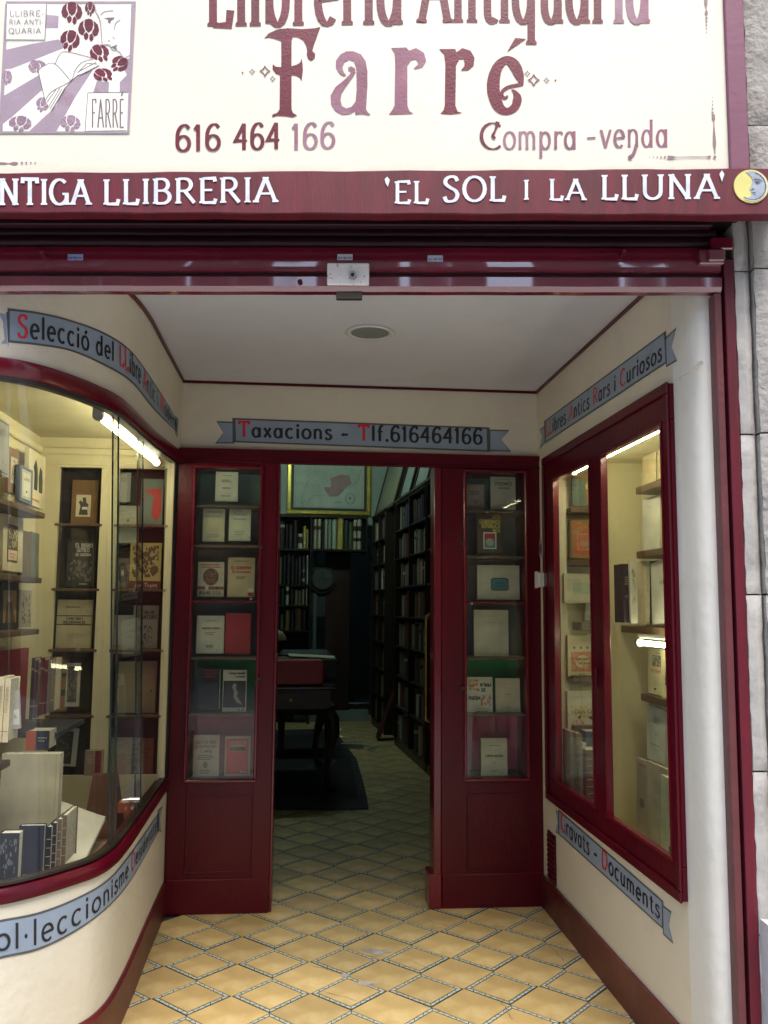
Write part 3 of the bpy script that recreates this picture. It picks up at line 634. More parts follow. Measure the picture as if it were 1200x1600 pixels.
# ------------------------------------------------------------------ door frame, the two glazed show cases beside the door
YD = YB-.035          # face of the joinery
df = empty('door_frame', 'dark red wooden frame and head around the shop doorway', 'door frame', loc=(.3, YD, 0))
f = MB(); f.box((-.66, YD, 2.245), (XR, YB-.001, ZH), bev=.004); f.build('head', REDD, df)
f = MB(); f.box((-.66, YD-.004, 2.285), (XR, YD-.001, ZH+.006)); f.box((-.66, YD-.012, 2.243), (XR, YD-.001, 2.252), bev=.002); f.build('moulding', REDD, df)
def xk(px, py=945, Y=YD): return on(px, py, 1, Y).x
def zk(py, px=600, Y=YD): return on(px, py, 1, Y).z
def case(label, xo0, xo1, gx0, gx1, gz0, gz1, shelves, backs, stile_r, side):
    """upright show case: outer width, glass opening, shelves, coloured backings"""
    root = empty('show_case', label, 'show case', 'tall glazed show cases beside the door', loc=((xo0+xo1)/2, YD, 0))
    D = .17
    f = MB(); f.box((xo0, YD, .165), (gx0, YB, 2.243), bev=.002); f.box((gx1, YD, .165), (xo1, YB, 2.243), bev=.002)
    f.box((gx0+.0005, YD, gz1), (gx1-.0005, YB, 2.242), bev=.002); f.box((gx0+.0005, YD+.005, .165), (gx1-.0005, YB, gz0-.05))
    f.box((gx0-.001, YD+.002, gz0-.051), (gx1+.001, YB-.001, gz0)); f.build('frame', REDD, root)
    k = MB(); k.box((xo0+.002, YD-.007, 0), (xo1-.002, YB, .166), bev=.004); k.build('kick_board', REDD, root)
    # moulding round the glass and round the lower panel
    g = MB(); t = .016
    for (a, b_, c_, d_) in ((gx0-t, gz0-t, gx1+t, gz0), (gx0-t, gz1, gx1+t, gz1+t), (gx0-t, gz0+.0005, gx0, gz1-.0005), (gx1, gz0+.0005, gx1+t, gz1-.0005)):
        g.box((a, YD-.012, b_), (c_, YD-.0005, d_), bev=.004)
    g.build('glazing_bead', RED, root)
    g = MB(); px0, px1, pz0, pz1 = gx0+.002, gx1-.002, .19, gz0-.075
    for (a, b_, c_, d_) in ((px0, pz0, px1, pz0+.01), (px0, pz1-.01, px1, pz1), (px0, pz0+.0105, px0+.01, pz1-.0105), (px1-.01, pz0+.0105, px1, pz1-.0105)):
        g.box((a, YD+.001, b_), (c_, YD+.0045, d_), bev=.001)
    g.build('panel_bead', REDD, root)
    g = MB(); g.box((gx0, YB, gz0-.02), (gx0-.012, YB+D, gz1+.02)); g.box((gx1, YB, gz0-.02), (gx1+.012, YB+D, gz1+.02)); g.box((gx0-.012, YB, gz0-.032), (gx1+.012, YB+D, gz0-.0205)); g.box((gx0-.012, YB, gz1+.0205), (gx1+.012, YB+D, gz1+.032))
    g.box((gx0-.012, YB+D+.0005, 0), (gx1+.012, YB+D+.012, gz1+.03)); g.build('case_box', REDD, root)
    zs = [gz0]+shelves+[gz1]
    for i, c in enumerate(backs):
        c = tuple(v*1.35 for v in c); MB().box((gx0, YB+D-.004, zs[i]+.008), (gx1, YB+D-.0005, zs[i+1]-.001)).build('backing_cloth', mat('cloth_%d_%s' % (i, side), c, .85, .3, 200, .12, 12), root)
    for z in shelves: MB().box((gx0, YB-.012, z-.008), (gx1, YB+D-.0045, z+.007), bev=.002).build('shelf', WOODM if abs(z-shelves[2]) > .01 else RED, root)
    MB().box((gx0, YD+.008, gz0), (gx1, YD+.012, gz1)).build('glass_pane', GLASS, root)
    return root
# left case: outer px 262..437, glass px 303..400
Lx0, Lx1 = -.645, xk(430); Lg0, Lg1 = xk(300), xk(402)
zg0, zg1 = zk(1218, 350), zk(732, 350)
shL = [zk(y, 350) for y in (1118, 1029, 940, 853, 790)]
TEALC, TANC, SLATE, GRNC, PNKC = (.09, .20, .17), (.20, .12, .075), (.10, .11, .12), (.008, .24, .07), (.42, .07, .13)
caseL = case('tall dark red show case left of the door with a red book', Lx0, Lx1, Lg0, Lg1, zg0, zg1, shL, [PNKC, GRNC, SLATE, TANC, (.16, .15, .12), TEALC], True, 'left')
Rx0, Rx1 = xk(690), XR; Rg0, Rg1 = xk(729), xk(821)
zr0, zr1 = zk(1216, 775), zk(739, 775)
shR = [zk(y, 775) for y in (1118, 1029, 942, 870, 799)]
caseR = case('tall dark red show case right of the door with a teal labelled album', Rx0, Rx1, Rg0, Rg1, zr0, zr1, shR, [PNKC, GRNC, SLATE, (.26, .17, .12), SLATE, TEALC], False, 'right')
for (px, py) in ((408, 855), (404, 1060), (722, 850), (722, 1075)):
    c = on(px, py, 1, YD); kb = MB().cyl(c, c+Vector((0, -.018, 0)), .007).cyl(c+Vector((0, -.018, 0)), c+Vector((0, -.026, 0)), .010)
    kb.build('knob', DARKM, caseL if px < 600 else caseR)
for (px, py) in ((392, 936), (737, 943)):
    c = on(px, py, 1, YD-.012); MB().cyl(c, c+Vector((0, -.006, 0)), .006).build('lock_button', STEEL, caseL if px < 600 else caseR)
YK = YB+.05
b1 = [('n', .3, .75, .86, .02, 1, DARKI), ('n', .25, .8, .7, .03, 2, DARKI), ('n', .3, .7, .45, .02, 2, DARKI), ('n', .25, .75, .16, .03, 1, DARKI)]
book('ivory title page book alone on the top shelf of the left show case', (336, 737, 371, 783), 'Y', YK, IVO, b1)
book('yellowed booklet with grey handwriting, second shelf of the left show case', (316, 792, 350, 846), 'Y', YK, (.62, .58, .42), [('t', 'Conversaciones', .1, .9, .82, .09, GRY), ('t', 'sobre la Poesia', .1, .85, .70, .09, GRY), ('n', .25, .75, .42, .03, 3, YEL), ('n', .2, .8, .18, .03, 2, GRY)])
book('pale green booklet right of the yellowed one in the left show case', (357, 790, 391, 845), 'Y', YK, (.66, .66, .52), [('t', 'Escritos', .15, .6, .84, .09, GRY), ('t', 'Poemas', .2, .8, .72, .09, GRY), ('n', .15, .85, .60, .05, 1, GRY), ('n', .25, .75, .24, .04, 2, GRY)])
book('beige booklet with a big dark oval medallion in the left show case', (308, 878, 349, 932), 'Y', YK, (.60, .53, .42), [('n', .1, .9, .90, .035, 2, RDC), ('e', .5, .57, .30, .25, (.10, .08, .06)), ('p', .28, .38, .72, .76, (.35, .12, .08), 40), ('r', 0, .20, 1, .29, (.30, .08, .07)), ('r', .3, .20, .42, .29, IVO), ('r', .7, .20, .8, .29, (.05, .08, .05)), ('t', 'BELLAS', .08, .5, .07, .08, DARKI), ('t', 'CCG', .6, .9, .07, .08, DARKI)])
book('tan paper book titled El Gobierno in red, left show case', (355, 871, 397, 933), 'Y', YK, (.56, .45, .29), [('n', .2, .8, .90, .02, 1, DARKI), ('t', 'EL GOBIERNO', .12, .88, .70, .07, RDC), ('t', 'DE LAS REGIONES', .16, .84, .61, .05, RDC), ('n', .3, .7, .5, .02, 2, DARKI), ('r', .78, .03, .97, .12, RDC), ('r', .78, .12, .97, .22, IVO)])
book('ivory book with centred small title beside the plain red book', (306, 962, 349, 1021), 'Y', YK, IVO, [('n', .35, .75, .86, .015, 1, DARKI), ('t', 'NUESTRO TIEMPO', .2, .85, .64, .05, (.3, .12, .1)), ('n', .3, .7, .54, .025, 2, (.3, .12, .1)), ('n', .35, .65, .2, .02, 2, DARKI)])
book('plain red cloth book in the left show case', (351, 958, 391, 1022), 'Y', YK, (.40, .02, .04), [('p', .35, .27, .6, .42, (.22, .01, .02), 8)])
book('near black book with magenta lines of title, left show case', (303, 1044, 343, 1108), 'Y', YK, (.018, .018, .03), [('n', .35, .95, .93, .04, 3, (.35, .02, .12)), ('r', .975, 0, 1, 1, (.3, .5, .4))])
book('white topped booklet with a black and white photograph of a seated figure', (347, 1047, 384, 1112), 'Y', YK, IVO, [('r', .03, .10, .97, .74, (.025, .025, .03)), ('g', [(.45, .68), (.58, .66), (.55, .55), (.66, .45), (.60, .38), (.85, .17), (.60, .22), (.45, .36), (.48, .5), (.40, .58)], (.35, .34, .32)), ('t', 'Georges Bataille', .25, .93, .90, .05, DARKI), ('t', 'L erotisme', .5, .93, .82, .05, DARKI), ('t', '10 18', .65, .92, .025, .045, DARKI)])
book('aged pamphlet with centred type at the lower left of the left show case', (301, 1149, 341, 1213), 'Y', YK, (.52, .44, .36), [('t', 'LES CAHIERS', .12, .88, .80, .06, DARKI), ('t', 'L EXPRESSIO', .12, .9, .69, .065, (.25, .05, .05)), ('t', 'CHARIE', .28, .72, .58, .06, DARKI), ('n', .15, .85, .5, .025, 3, DARKI), ('e', .48, .28, .09, .08, (.2, .14, .11)), ('n', .25, .7, .13, .03, 2, DARKI)])
book('red booklet with a cream border reading Bajo las bombas, left show case', (350, 1151, 390, 1212), 'Y', YK, (.50, .45, .33), [('r', .06, .04, .94, .95, (.55, .05, .06)), ('r', .2, .80, .84, .87, (.50, .45, .33)), ('t', 'RAMON SENDER', .23, .8, .815, .04, DARKI), ('r', .2, .62, .84, .77, (.50, .45, .33)), ('t', 'BAJO LAS BOMBAS', .22, .82, .64, .10, DARKI), ('t', '25 cts', .62, .88, .08, .05, IVO)])
# right case
book('grey booklet in the upper left corner of the right show case', (728, 757, 757, 797), 'Y', YK, (.28, .23, .20), [('n', .2, .8, .7, .05, 2, DARKI), ('n', .4, .7, .35, .04, 2, DARKI)])
book('ivory book titled Poemes at the top of the right show case', (767, 745, 806, 796), 'Y', YK, (.56, .53, .45), [('n', .25, .8, .92, .015, 1, DARKI), ('t', 'POEMES', .18, .85, .74, .09, DARKI), ('t', 'ANOIA', .3, .75, .62, .06, DARKI), ('p', .45, .35, .65, .5, GRY, 8), ('n', .35, .65, .12, .02, 1, DARKI)])
book('brown book with yellow block title Los Gobiernos Republicanos and a small picture', (746, 803, 784, 864), 'Y', YK, (.07, .045, .03), [('t', 'LOS', .64, .96, .88, .09, YEL), ('t', 'GOBIERNOS', .10, .96, .75, .10, YEL), ('t', 'REPUBLICA', .18, .94, .64, .09, YEL), ('t', 'NOS', .64, .94, .53, .09, YEL), ('r', .24, .10, .78, .53, IVO), ('r', .29, .34, .73, .50, RDC), ('r', .29, .13, .73, .36, TEAL), ('e', .51, .27, .16, .10, GRY), ('n', .5, .8, .04, .03, 1, TEAL)])
book('wide cream album with a teal octagonal title label, right show case', (746, 883, 812, 937), 'Y', YK, (.55, .51, .42), [('g', [(.32, .30), (.37, .26), (.69, .26), (.74, .30), (.74, .58), (.69, .63), (.37, .63), (.32, .58)], DARKI), ('g', [(.34, .32), (.38, .29), (.68, .29), (.72, .32), (.72, .56), (.68, .60), (.38, .60), (.34, .56)], (.03, .20, .26)), ('t', 'Records', .42, .64, .46, .05, DARKI), ('t', 'a Raspall', .40, .66, .36, .05, DARKI)])
book('large blank off white booklet in a plastic sleeve, middle of the right show case', (741, 953, 795, 1026), 'Y', YK, (.60, .56, .46), [('n', .25, .7, .86, .012, 1, GRY), ('n', .3, .65, .73, .015, 1, GRY)])
book('ivory booklet with orange vignettes reading IV Taula de Poesia', (730, 1058, 770, 1115), 'Y', YK, IVO, [('p', .05, .62, .5, .94, ORG, 22), ('p', .52, .22, .95, .52, ORG, 22), ('t', 'IV TAULA', .52, .95, .74, .09, DARKI), ('t', 'DE', .56, .72, .60, .09, DARKI), ('t', 'POESIA', .06, .52, .38, .09, DARKI), ('n', .35, .75, .14, .02, 1, ORG), ('n', .4, .85, .05, .02, 1, DARKI)])
book('plain cream booklet beside the orange lettered one, right show case', (775, 1060, 813, 1115), 'Y', YK, (.66, .61, .47), [('n', .25, .8, .82, .012, 1, GRY), ('n', .35, .7, .54, .015, 1, DARKI), ('n', .45, .6, .2, .01, 1, GRY)])
book('single cream book titled L\'Infern at the bottom of the right show case', (752, 1154, 793, 1212), 'Y', YK, (.62, .60, .46), [('n', .3, .7, .80, .02, 1, DARKI), ('t', 'CONTRA NATURA', .16, .84, .50, .06, DARKI), ('e', .5, .34, .05, .03, GRY), ('n', .35, .65, .12, .02, 1, DARKI)])
# jamb posts either side of the passage and the open door leaf with its brass bar
jm = MB(); x0, x1 = xk(677, 1100, YD), Rx0; jm.box((x0+.002, YD-.004, .0), (x1-.001, YB+.10, 2.244), bev=.004); jm.box((x0-.022, YD-.012, 0), (x1-.0005, YB+.10, .17), bev=.004); jm.build('jamb', RED, df)
jm = MB(); jm.box((Lx1+.0005, YD+.004, .0), (Lx1+.012, YB+.20, 2.244), bev=.002); jm.build('jamb', RED, df)
dl = empty('door_leaf', 'dark red door leaf standing open inward with a long brass bar', 'door', loc=(x0+.02, YB+.11, 0))
A = Vector((x0+.035, YB+.11, 0)); B = Vector((.80, 5.28, 0)); r = (B-A).normalized(); n = Vector((-r.y, r.x, 0)); u = Vector((0, 0, 1))
ln = (B-A).length
lf_ = MB().obox(A+u*.02, r, u, n, ln, 2.20, .04).build('leaf', REDD, dl)
h0 = A+r*(ln-.09)+n*.05
hb = MB(); hb.tube([h0+u*.83-n*.05, h0+u*.85, h0+u*.90, h0+u*1.40, h0+u*1.45, h0+u*1.47-n*.05], [.012, .014, .011, .011, .014, .012], seg=10); hb.build('bar_handle', BRASS, lf_, smooth=True)
# ------------------------------------------------------------------ left display window
lwn = empty('display_window', 'curved shop window on the left with sliding glass and books inside', 'shop window', 'display windows either side of the entrance', loc=(-.65, 3.6, .6))
f = MB(); sweep(f, 0, 12, [(.010, .602), (.013, .612), (.011, .632), (.003, .645), (-.05, .650), (-.05, .602)]); o = f.build('sill', REDD, lwn, smooth=True); o.modifiers.new('es', 'EDGE_SPLIT').split_angle = rad(35)
f = MB(); sweep(f, 0, 12, [(.016, 2.296), (.019, 2.276), (.013, 2.262), (.012, 2.25), (.003, 2.238), (-.04, 2.238), (-.04, 2.296)]); o = f.build('frame_head', RED, lwn, smooth=True); o.modifiers.new('es', 'EDGE_SPLIT').split_angle = rad(35)
f = MB(); sweep(f, 0.0, 12, [(.004, 2.225), (.004, 2.2375), (-.03, 2.2375), (-.03, 2.225)]); f.build('top_track', DARKM, lwn)
f = MB(); sweep(f, 0.0, 12, [(-.002, .6525), (-.002, .662), (-.03, .662), (-.03, .6525)]); f.build('bottom_track', WOODD, lwn)
t_a = chit(181, 900)[0]; t_b = chit(226, 900)[0]
def pane(t0, t1, off, nm='glass_pane'):
    g = MB(); n_ = max(2, int((t1-t0)/.1)); V = []
    for i in range(n_+1):
        t = t0+(t1-t0)*i/n_; V += [cw(t, .66, off), cw(t, 2.228, off)]
    g.add(V, [(2*i, 2*i+2, 2*i+3, 2*i+1) for i in range(n_)]); o = g.build(nm, GLASS, lwn, smooth=True)
    for t in (t0, t1):
        e = MB(); a, b_ = cw(t, .66, off-.003), cw(t, .66, off+.003); a2, b2 = cw(t, 2.228, off-.003), cw(t, 2.228, off+.003)
        dt = (cw(t+.02 if t < 11 else t-.02, 1, 0)-cw(t, 1, 0)); dt.z = 0; dt = dt.normalized()*.0012
        e.hexa([a-dt, b_-dt, b_+dt, a+dt, a2-dt, b2-dt, b2+dt, a2+dt]); e.build('pane_edge', GEDGE, lwn)
pane(t_a-.10, 11.9, .000); pane(t_b-.05, t_a+.02, -.014); pane(.03, t_b+.10, -.026)
c = on(210, 1250, 0, -.640); lk = MB(); lk.cyl(c+Vector((-.02, 0, 0)), c+Vector((.02, 0, 0)), .011); lk.cyl(c+Vector((.0, -.04, -.022)), c+Vector((.0, .05, -.022)), .006); lk.build('window_lock', STEEL, lwn)
# cabinet interior
CX, CY, CZ0, CZ1 = -1.33, 4.50, .50, 2.345
cb = empty('display_cabinet', 'cream painted inside of the left display window with a glazed back', 'display cabinet', loc=(-1, 3.6, CZ0))
def slab(z0, z1, name, mt, par, ts=0.15, te=12, off=-.055, yb=None, x_in=-2.39):
    yb = CY if yb is None else yb; P = [Vector((cw(0, z0, off).x, yb))]+[cw(ts+(te-ts)*k/40, z0, off).to_2d() for k in range(41)]+[Vector((x_in, yb))]
    P = [p for p in P if p.y <= yb+.001]; n = len(P); g = MB()
    g.poly([(p.x, p.y, z0) for p in P]); g.poly([(p.x, p.y, z1) for p in P]); g.add([(p.x, p.y, z0) for p in P]+[(p.x, p.y, z1) for p in P], [(i, (i+1) % n, n+(i+1) % n, n+i) for i in range(n)])
    return g.build(name, mt, par)
slab(CZ0-.03, CZ0, 'cabinet_floor', WOODL, cb); slab(CZ1, CZ1+.03, 'cabinet_ceiling', mat('cabinet_ceiling_paint', (.50, .46, .30), .6), cb)
MB().box((CX-.05, 2.78, CZ0), (CX, CY, CZ1)).build('side_panel', CREAMI, cb)
f = MB()
ax0, ax1, bx0, bx1 = [on(p, 950, 1, CY).x for p in (83, 150, 177, 254)]
pz1, pz0 = zk(731, 170, CY), zk(1212, 170, CY)
f.box((CX, CY, pz1), (-.66, CY+.03, CZ1)); f.box((CX, CY, CZ0), (-.66, CY+.03, pz0)); f.box((CX, CY, pz0+.0005), (ax0, CY+.03, pz1-.0005)); f.box((ax1, CY, pz0+.0005), (bx0, CY+.03, pz1-.0005)); f.box((bx1, CY, pz0+.0005), (-.66, CY+.03, pz1-.0005))
f.build('back_frame', CREAMI, cb)
zc_ = zk(712, 170, CY)
f = MB(); f.box((CX, CY-.018, zc_), (-.68, CY-.0005, zc_+.035), bev=.006); f.box((CX, CY-.008, pz1+.012), (-.68, CY-.0005, pz1+.020)); f.box(((ax1+bx0)/2-.002, CY-.003, CZ0), ((ax1+bx0)/2+.0015, CY-.0005, zc_), 0); f.build('moulding', CREAMI, cb)
f = MB(); f.box((CX+.0005, 2.8, 2.26), (CX+.022, CY-.019, 2.295), bev=.006); f.build('moulding', CREAMI, cb)
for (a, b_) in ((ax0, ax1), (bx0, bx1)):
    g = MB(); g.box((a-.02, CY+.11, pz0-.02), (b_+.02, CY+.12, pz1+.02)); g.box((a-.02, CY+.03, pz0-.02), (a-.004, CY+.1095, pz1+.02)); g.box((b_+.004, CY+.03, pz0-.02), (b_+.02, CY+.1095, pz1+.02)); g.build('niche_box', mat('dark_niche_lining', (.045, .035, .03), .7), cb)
    for y in (820, 921, 1016, 1119):
        z = zk(y, 170, CY); MB().box((a-.012, CY-.006, z-.008), (b_+.012, CY+.109, z+.004), bev=.002).build('niche_shelf', WOODM, cb)
YN = CY+.055
INS = 'books and prints inside the left window'
def lb(label, q, cover, spec=(), Y=YN, **k): return book(label, q, 'Y', Y, cover, spec, group=INS, **k)
lb('brown album with a small pasted picture of a hooded figure behind the left window', (110, 750, 150, 820), (.20, .11, .045), [('r', .18, .18, .76, .67, (.62, .55, .38)), ('g', [(.3, .22), (.36, .42), (.28, .5), (.34, .55), (.45, .5), (.42, .6), (.55, .62), (.58, .5), (.68, .45), (.62, .38), (.66, .22)], (.07, .055, .05)), ('r', .42, .34, .62, .40, IVO)])
lb('black book titled El Bisbo Gotico with a dim photograph behind the left window', (102, 845, 147, 917), (.035, .033, .03), [('t', 'EL BISBO', .28, .88, .86, .08, GRY), ('t', 'GOTICO', .34, .78, .76, .08, GRY), ('t', 'DE GIRONA', .30, .84, .67, .06, GRY), ('p', .1, .12, .9, .58, (.13, .12, .11), 26), ('n', .45, .85, .05, .03, 1, GRY)])
lb('cream booklet titled Cançons i Recordances, left niche', (86, 937, 141, 1013), (.52, .46, .30), [('r', 0, .66, 1, .675, DARKI), ('r', 0, .48, 1, .495, DARKI), ('n', .25, .8, .84, .02, 1, DARKI), ('t', 'CANÇONS I', .28, .75, .585, .05, DARKI), ('t', 'RECORDANCES', .2, .82, .51, .05, DARKI), ('n', .3, .8, .3, .015, 4, GRY)])
lb('small black and white print in a pale mount, fourth niche shelf', (101, 1036, 123, 1104), (.48, .48, .42), [('r', .12, .10, .80, .92, (.12, .11, .09)), ('p', .16, .15, .75, .85, (.28, .27, .24), 20)], thick=.006, name='print', cat='print')
lb('dark photograph in a wide pale mount at the bottom of the left niche', (82, 1137, 118, 1196), (.46, .47, .42), [('r', .0, .06, .78, .92, (.04, .045, .035)), ('p', .05, .2, .7, .85, (.11, .115, .10), 20)], thick=.006, name='print', cat='print', rot=-.05)
lb('orange spined folder standing in the left niche behind a print', (85, 1030, 103, 1112), (.28, .10, .04), [('r', 0, .66, 1, .74, DARKI), ('r', 0, .3, 1, .42, DARKI)], Y=YN+.02)
lb('grey typed sheet at the top of the right niche', (179, 738, 203, 784), (.26, .26, .24), [('n', .2, .8, .8, .02, 4, DARKI)], thick=.006)
lb('red and teal illustrated book behind the left window', (218, 748, 253, 819), (.16, .22, .19), [('g', [(.1, .75), (.9, .8), (.95, .3), (.8, .05), (.5, .2), (.6, .6)], (.48, .05, .045)), ('p', .1, .5, .5, .9, (.30, .18, .08), 8)])
lb('pale sheet with faint type on the second shelf of the right niche', (184, 790, 216, 848), (.36, .36, .28), [('n', .15, .9, .85, .03, 3, GRY), ('e', .45, .6, .06, .04, DARKI), ('n', .1, .9, .3, .02, 5, GRY)], thick=.006)
lb('yellow woodcut book of mounted figures with a maroon foot, right niche', (201, 848, 250, 920), (.52, .40, .15), [('p', .08, .25, .92, .95, (.12, .08, .04), 55), ('r', 0, 0, 1, .17, (.16, .03, .035)), ('t', 'Juan Tupes', .15, .9, .04, .08, GRY)])
lb('brown disc printed record sleeve beside the yellow woodcut book', (181, 872, 200, 918), (.16, .12, .10), [('e', .5, .5, .4, .35, DARKI), ('e', .5, .5, .12, .1, TAN)], thick=.008, name='record_sleeve', cat='record sleeve')
lb('pale grey sheet of type leaning in the third opening of the right niche', (170, 961, 208, 1022), (.38, .38, .34), [('n', .15, .85, .82, .02, 6, GRY), ('n', .15, .55, .2, .02, 1, DARKI)], thick=.006)
lb('grey illustrated leaflet with dark title, third opening of the right niche', (206, 946, 245, 1013), (.30, .29, .25), [('t', 'CAU DE', .35, .85, .8, .08, DARKI), ('t', 'CANTORS', .2, .95, .68, .09, DARKI), ('p', .2, .1, .8, .55, (.10, .10, .09), 24)], Y=YN+.015)
lb('tan paper folder, the larger on the fourth shelf of the right niche', (182, 1034, 216, 1114), (.38, .31, .19), [('n', .4, .9, .72, .015, 1, GRY)])
lb('brownish tan folder with a small round stain on the fourth shelf of the right niche', (215, 1033, 242, 1114), (.36, .26, .16), [('n', .1, .7, .7, .02, 2, GRY), ('e', .75, .42, .05, .02, DARKI)], Y=YN+.012)
lb('stained sheet of old pages at the bottom of the right niche', (169, 1153, 203, 1218), (.36, .31, .23), [('n', .1, .9, .88, .015, 10, GRY), ('p', .1, .1, .9, .7, (.45, .38, .27), 8)])
lb('reddish brown leather book at the bottom of the right niche', (215, 1154, 238, 1218), (.24, .075, .035), [('n', .25, .8, .72, .05, 3, (.16, .03, .02))])
# shelves on the side panel with their contents
def shelfY(y0, y1, z, xf=-1.17, label='', grp='dark wooden shelves inside the left window'):
    s = MB(); s.box((CX+.0005, y0, z-.024), (xf, y1, z), bev=.003); return tag(s.build('shelf', WOODM), label, 'shelf', grp)
shelfY(2.95, 4.09, 1.915, label='upper brown shelf on the left side of the curved window'); shelfY(2.95, 4.09, 1.622, label='middle brown shelf on the left side of the curved window'); shelfY(2.95, 4.09, 1.395, label='third brown shelf on the left side of the curved window above the red panel')
shelfY(2.84, 3.30, .955, -1.02, label='deep brown shelf end low at the left, holding cream volumes'); shelfY(2.84, 3.05, 1.955, -1.02, label='short brown shelf near the glass at the upper left')
SW = 'books on the side shelves of the left window'
def sb(label, q, cover, spec=(), X=-1.25, **k): return book(label, q, 'X+', X, cover, spec, group=SW, **k)
sb('framed white certificate on the short upper left shelf', (-10, 653, 16, 742), (.62, .60, .52), [('b', .05, .04, .92, .96, .012, DARKI), ('n', .4, .85, .82, .012, 6, GRY)], X=-1.06, thick=.012, name='framed_paper', cat='framed paper')
sb('brown book with an engraved portrait label on the upper side shelf', (14, 700, 30, 772), (.22, .13, .08), [('r', .2, .22, .85, .80, (.55, .50, .40)), ('p', .25, .28, .8, .75, (.15, .13, .11), 20)])
sb('small slate booklet with a bordered cream label on the upper side shelf', (32, 730, 52, 786), (.12, .14, .16), [('r', .12, .10, .82, .90, (.60, .58, .46)), ('b', .17, .14, .77, .86, .012, DARKI), ('t', 'LUNES', .25, .7, .62, .07, DARKI), ('e', .47, .3, .06, .03, DARKI)], X=-1.22)
sb('cream poster book with two standing dark figures on the upper side shelf', (46, 706, 72, 793), (.66, .60, .42), [('g', [(.3, .3), (.32, .6), (.26, .7), (.4, .86), (.5, .7), (.52, .5), (.5, .3)], (.05, .06, .05)), ('g', [(.6, .28), (.58, .55), (.65, .76), (.78, .7), (.82, .5), (.8, .28)], (.07, .08, .06)), ('n', .2, .8, .1, .04, 1, ORG)], X=-1.26)
sb('cream book with a tall ornamental label on the middle side shelf', (6, 806, 37, 893), (.64, .57, .40), [('r', .2, .16, .72, .84, (.12, .10, .07)), ('p', .24, .42, .68, .80, (.50, .45, .30), 30), ('r', .24, .20, .68, .38, (.60, .50, .40)), ('n', .28, .62, .30, .03, 2, ORG)])
sb('olive brown book on the middle side shelf', (36, 830, 50, 900), (.20, .15, .09), [])
sb('grey green book with a dark vertical title on the middle side shelf', (50, 832, 62, 902), (.20, .22, .17), [('p', .3, .2, .6, .8, DARKI, 14)])
sb('framed dark portrait on the third side shelf', (2, 905, 30, 984), (.03, .035, .04), [('r', .12, .14, .86, .78, (.30, .20, .11)), ('g', [(.25, .14), (.3, .5), (.45, .68), (.6, .5), (.8, .2), (.8, .14)], (.12, .06, .035)), ('e', .45, .62, .12, .08, (.42, .30, .20))], name='framed_picture', cat='framed picture', thick=.012)
sb('small illustrated booklet with tree figures next to the framed portrait', (31, 922, 50, 980), (.42, .36, .24), [('p', .15, .1, .85, .9, (.16, .10, .07), 26)])
# red panel and standing spines under the shelves
book('large plain crimson folder standing on the left side of the window', (-6, 1016, 42, 1138), 'X+', -1.28, (.28, .008, .02), (), group=SW, thick=.02, lean=.0)
SPN = [(45, 50, (.05, .03, .06)), (50, 56, (.16, .08, .10)), (56, 60, (.30, .22, .12)), (60, 66, (.20, .03, .05)), (66, 72, (.24, .04, .06)), (72, 77, (.30, .30, .26)), (77, 84, (.25, .17, .10))]
names_ = ['dark violet', 'dusty mauve', 'buff', 'wine red', 'crimson', 'pale grey', 'light brown']
for k, (a, b_, c) in enumerate(SPN):
    book('%s spine standing beside the crimson folder, below the third side shelf' % names_[k], (a, 1028+(k % 3)*4, b_, 1124-k*2), 'Y', 4.0-k*.01, c, [('r', 0, .8, 1, .83, TAN), ('r', 0, .2, 1, .22, TAN)], thick=.10, lean=0, group=SW)
MB_ = MB().box((CX+.001, 3.75, .965), (-.98, 4.2, .985)); tag(MB_.build('shelf', mat('slate_shelf', (.05, .055, .065), .4)), 'slate grey shelf carrying the row of upright spines', 'shelf', 'dark wooden shelves inside the left window')
book('orange and navy boxed volume lying under the slate shelf', (40, 1142, 76, 1172), 'Y', 3.66, (.03, .035, .06), [('r', 0, 0, .42, 1, (.50, .09, .03)), ('n', .5, .9, .6, .08, 2, GRY)], thick=.12, lean=0, group=SW)
for k, (a, b_) in enumerate(((-8, 2), (3, 12))):
    book('%s cream volume with a ruled spine on the low left shelf' % ('left' if k == 0 else 'right'), (a, 1058+k*2, b_, 1160), 'Y', 3.10, (.60, .50, .32), [('n', .2, .85, .85-.02*j, .008, 1, DARKI) for j in range(0, 20)]+[('r', 0, .17, 1, .18, DARKI)], thick=.10, lean=0, group=SW)
book('tilted paper booklet on the low shelf beside the cream volumes', (13, 1080, 32, 1140), 'Y', 3.16, (.40, .36, .34), [('r', .1, .1, .95, .5, (.60, .60, .58)), ('n', .2, .85, .35, .02, 3, DARKI)], thick=.012, rot=.1, group=SW)
book('big pale cream bound volume standing on the cabinet floor', (-6, 1178, 86, 1350), 'Y', 3.44, (.40, .36, .24), [('r', .93, 0, .955, 1, (.36, .30, .18)), ('r', .76, 0, .77, 1, (.44, .38, .24))], thick=.05, lean=0, group=SW)
for k in range(4):
    book(['dark blue leather', 'blue leather', 'brown and blue half leather', 'brown leather'][k]+' volume in the row on the cabinet floor', (68+k*8, 1292-k*6, 77+k*8, 1368-k*5), 'Y', 3.20+k*.03, NAVY if k < 2 else (.13, .09, .065), [('r', 0, .2+.18*j, 1, .215+.18*j, TAN) for j in range(4)], thick=.16, lean=0, group=SW)
book('dark navy volume with gilt flowers at the lower left corner', (-6, 1302, 26, 1392), 'Y', 2.99, (.007, .011, .026), [('p', .1, .1, .9, .9, (.10, .11, .13), 18)], thick=.05, lean=0, group=SW)
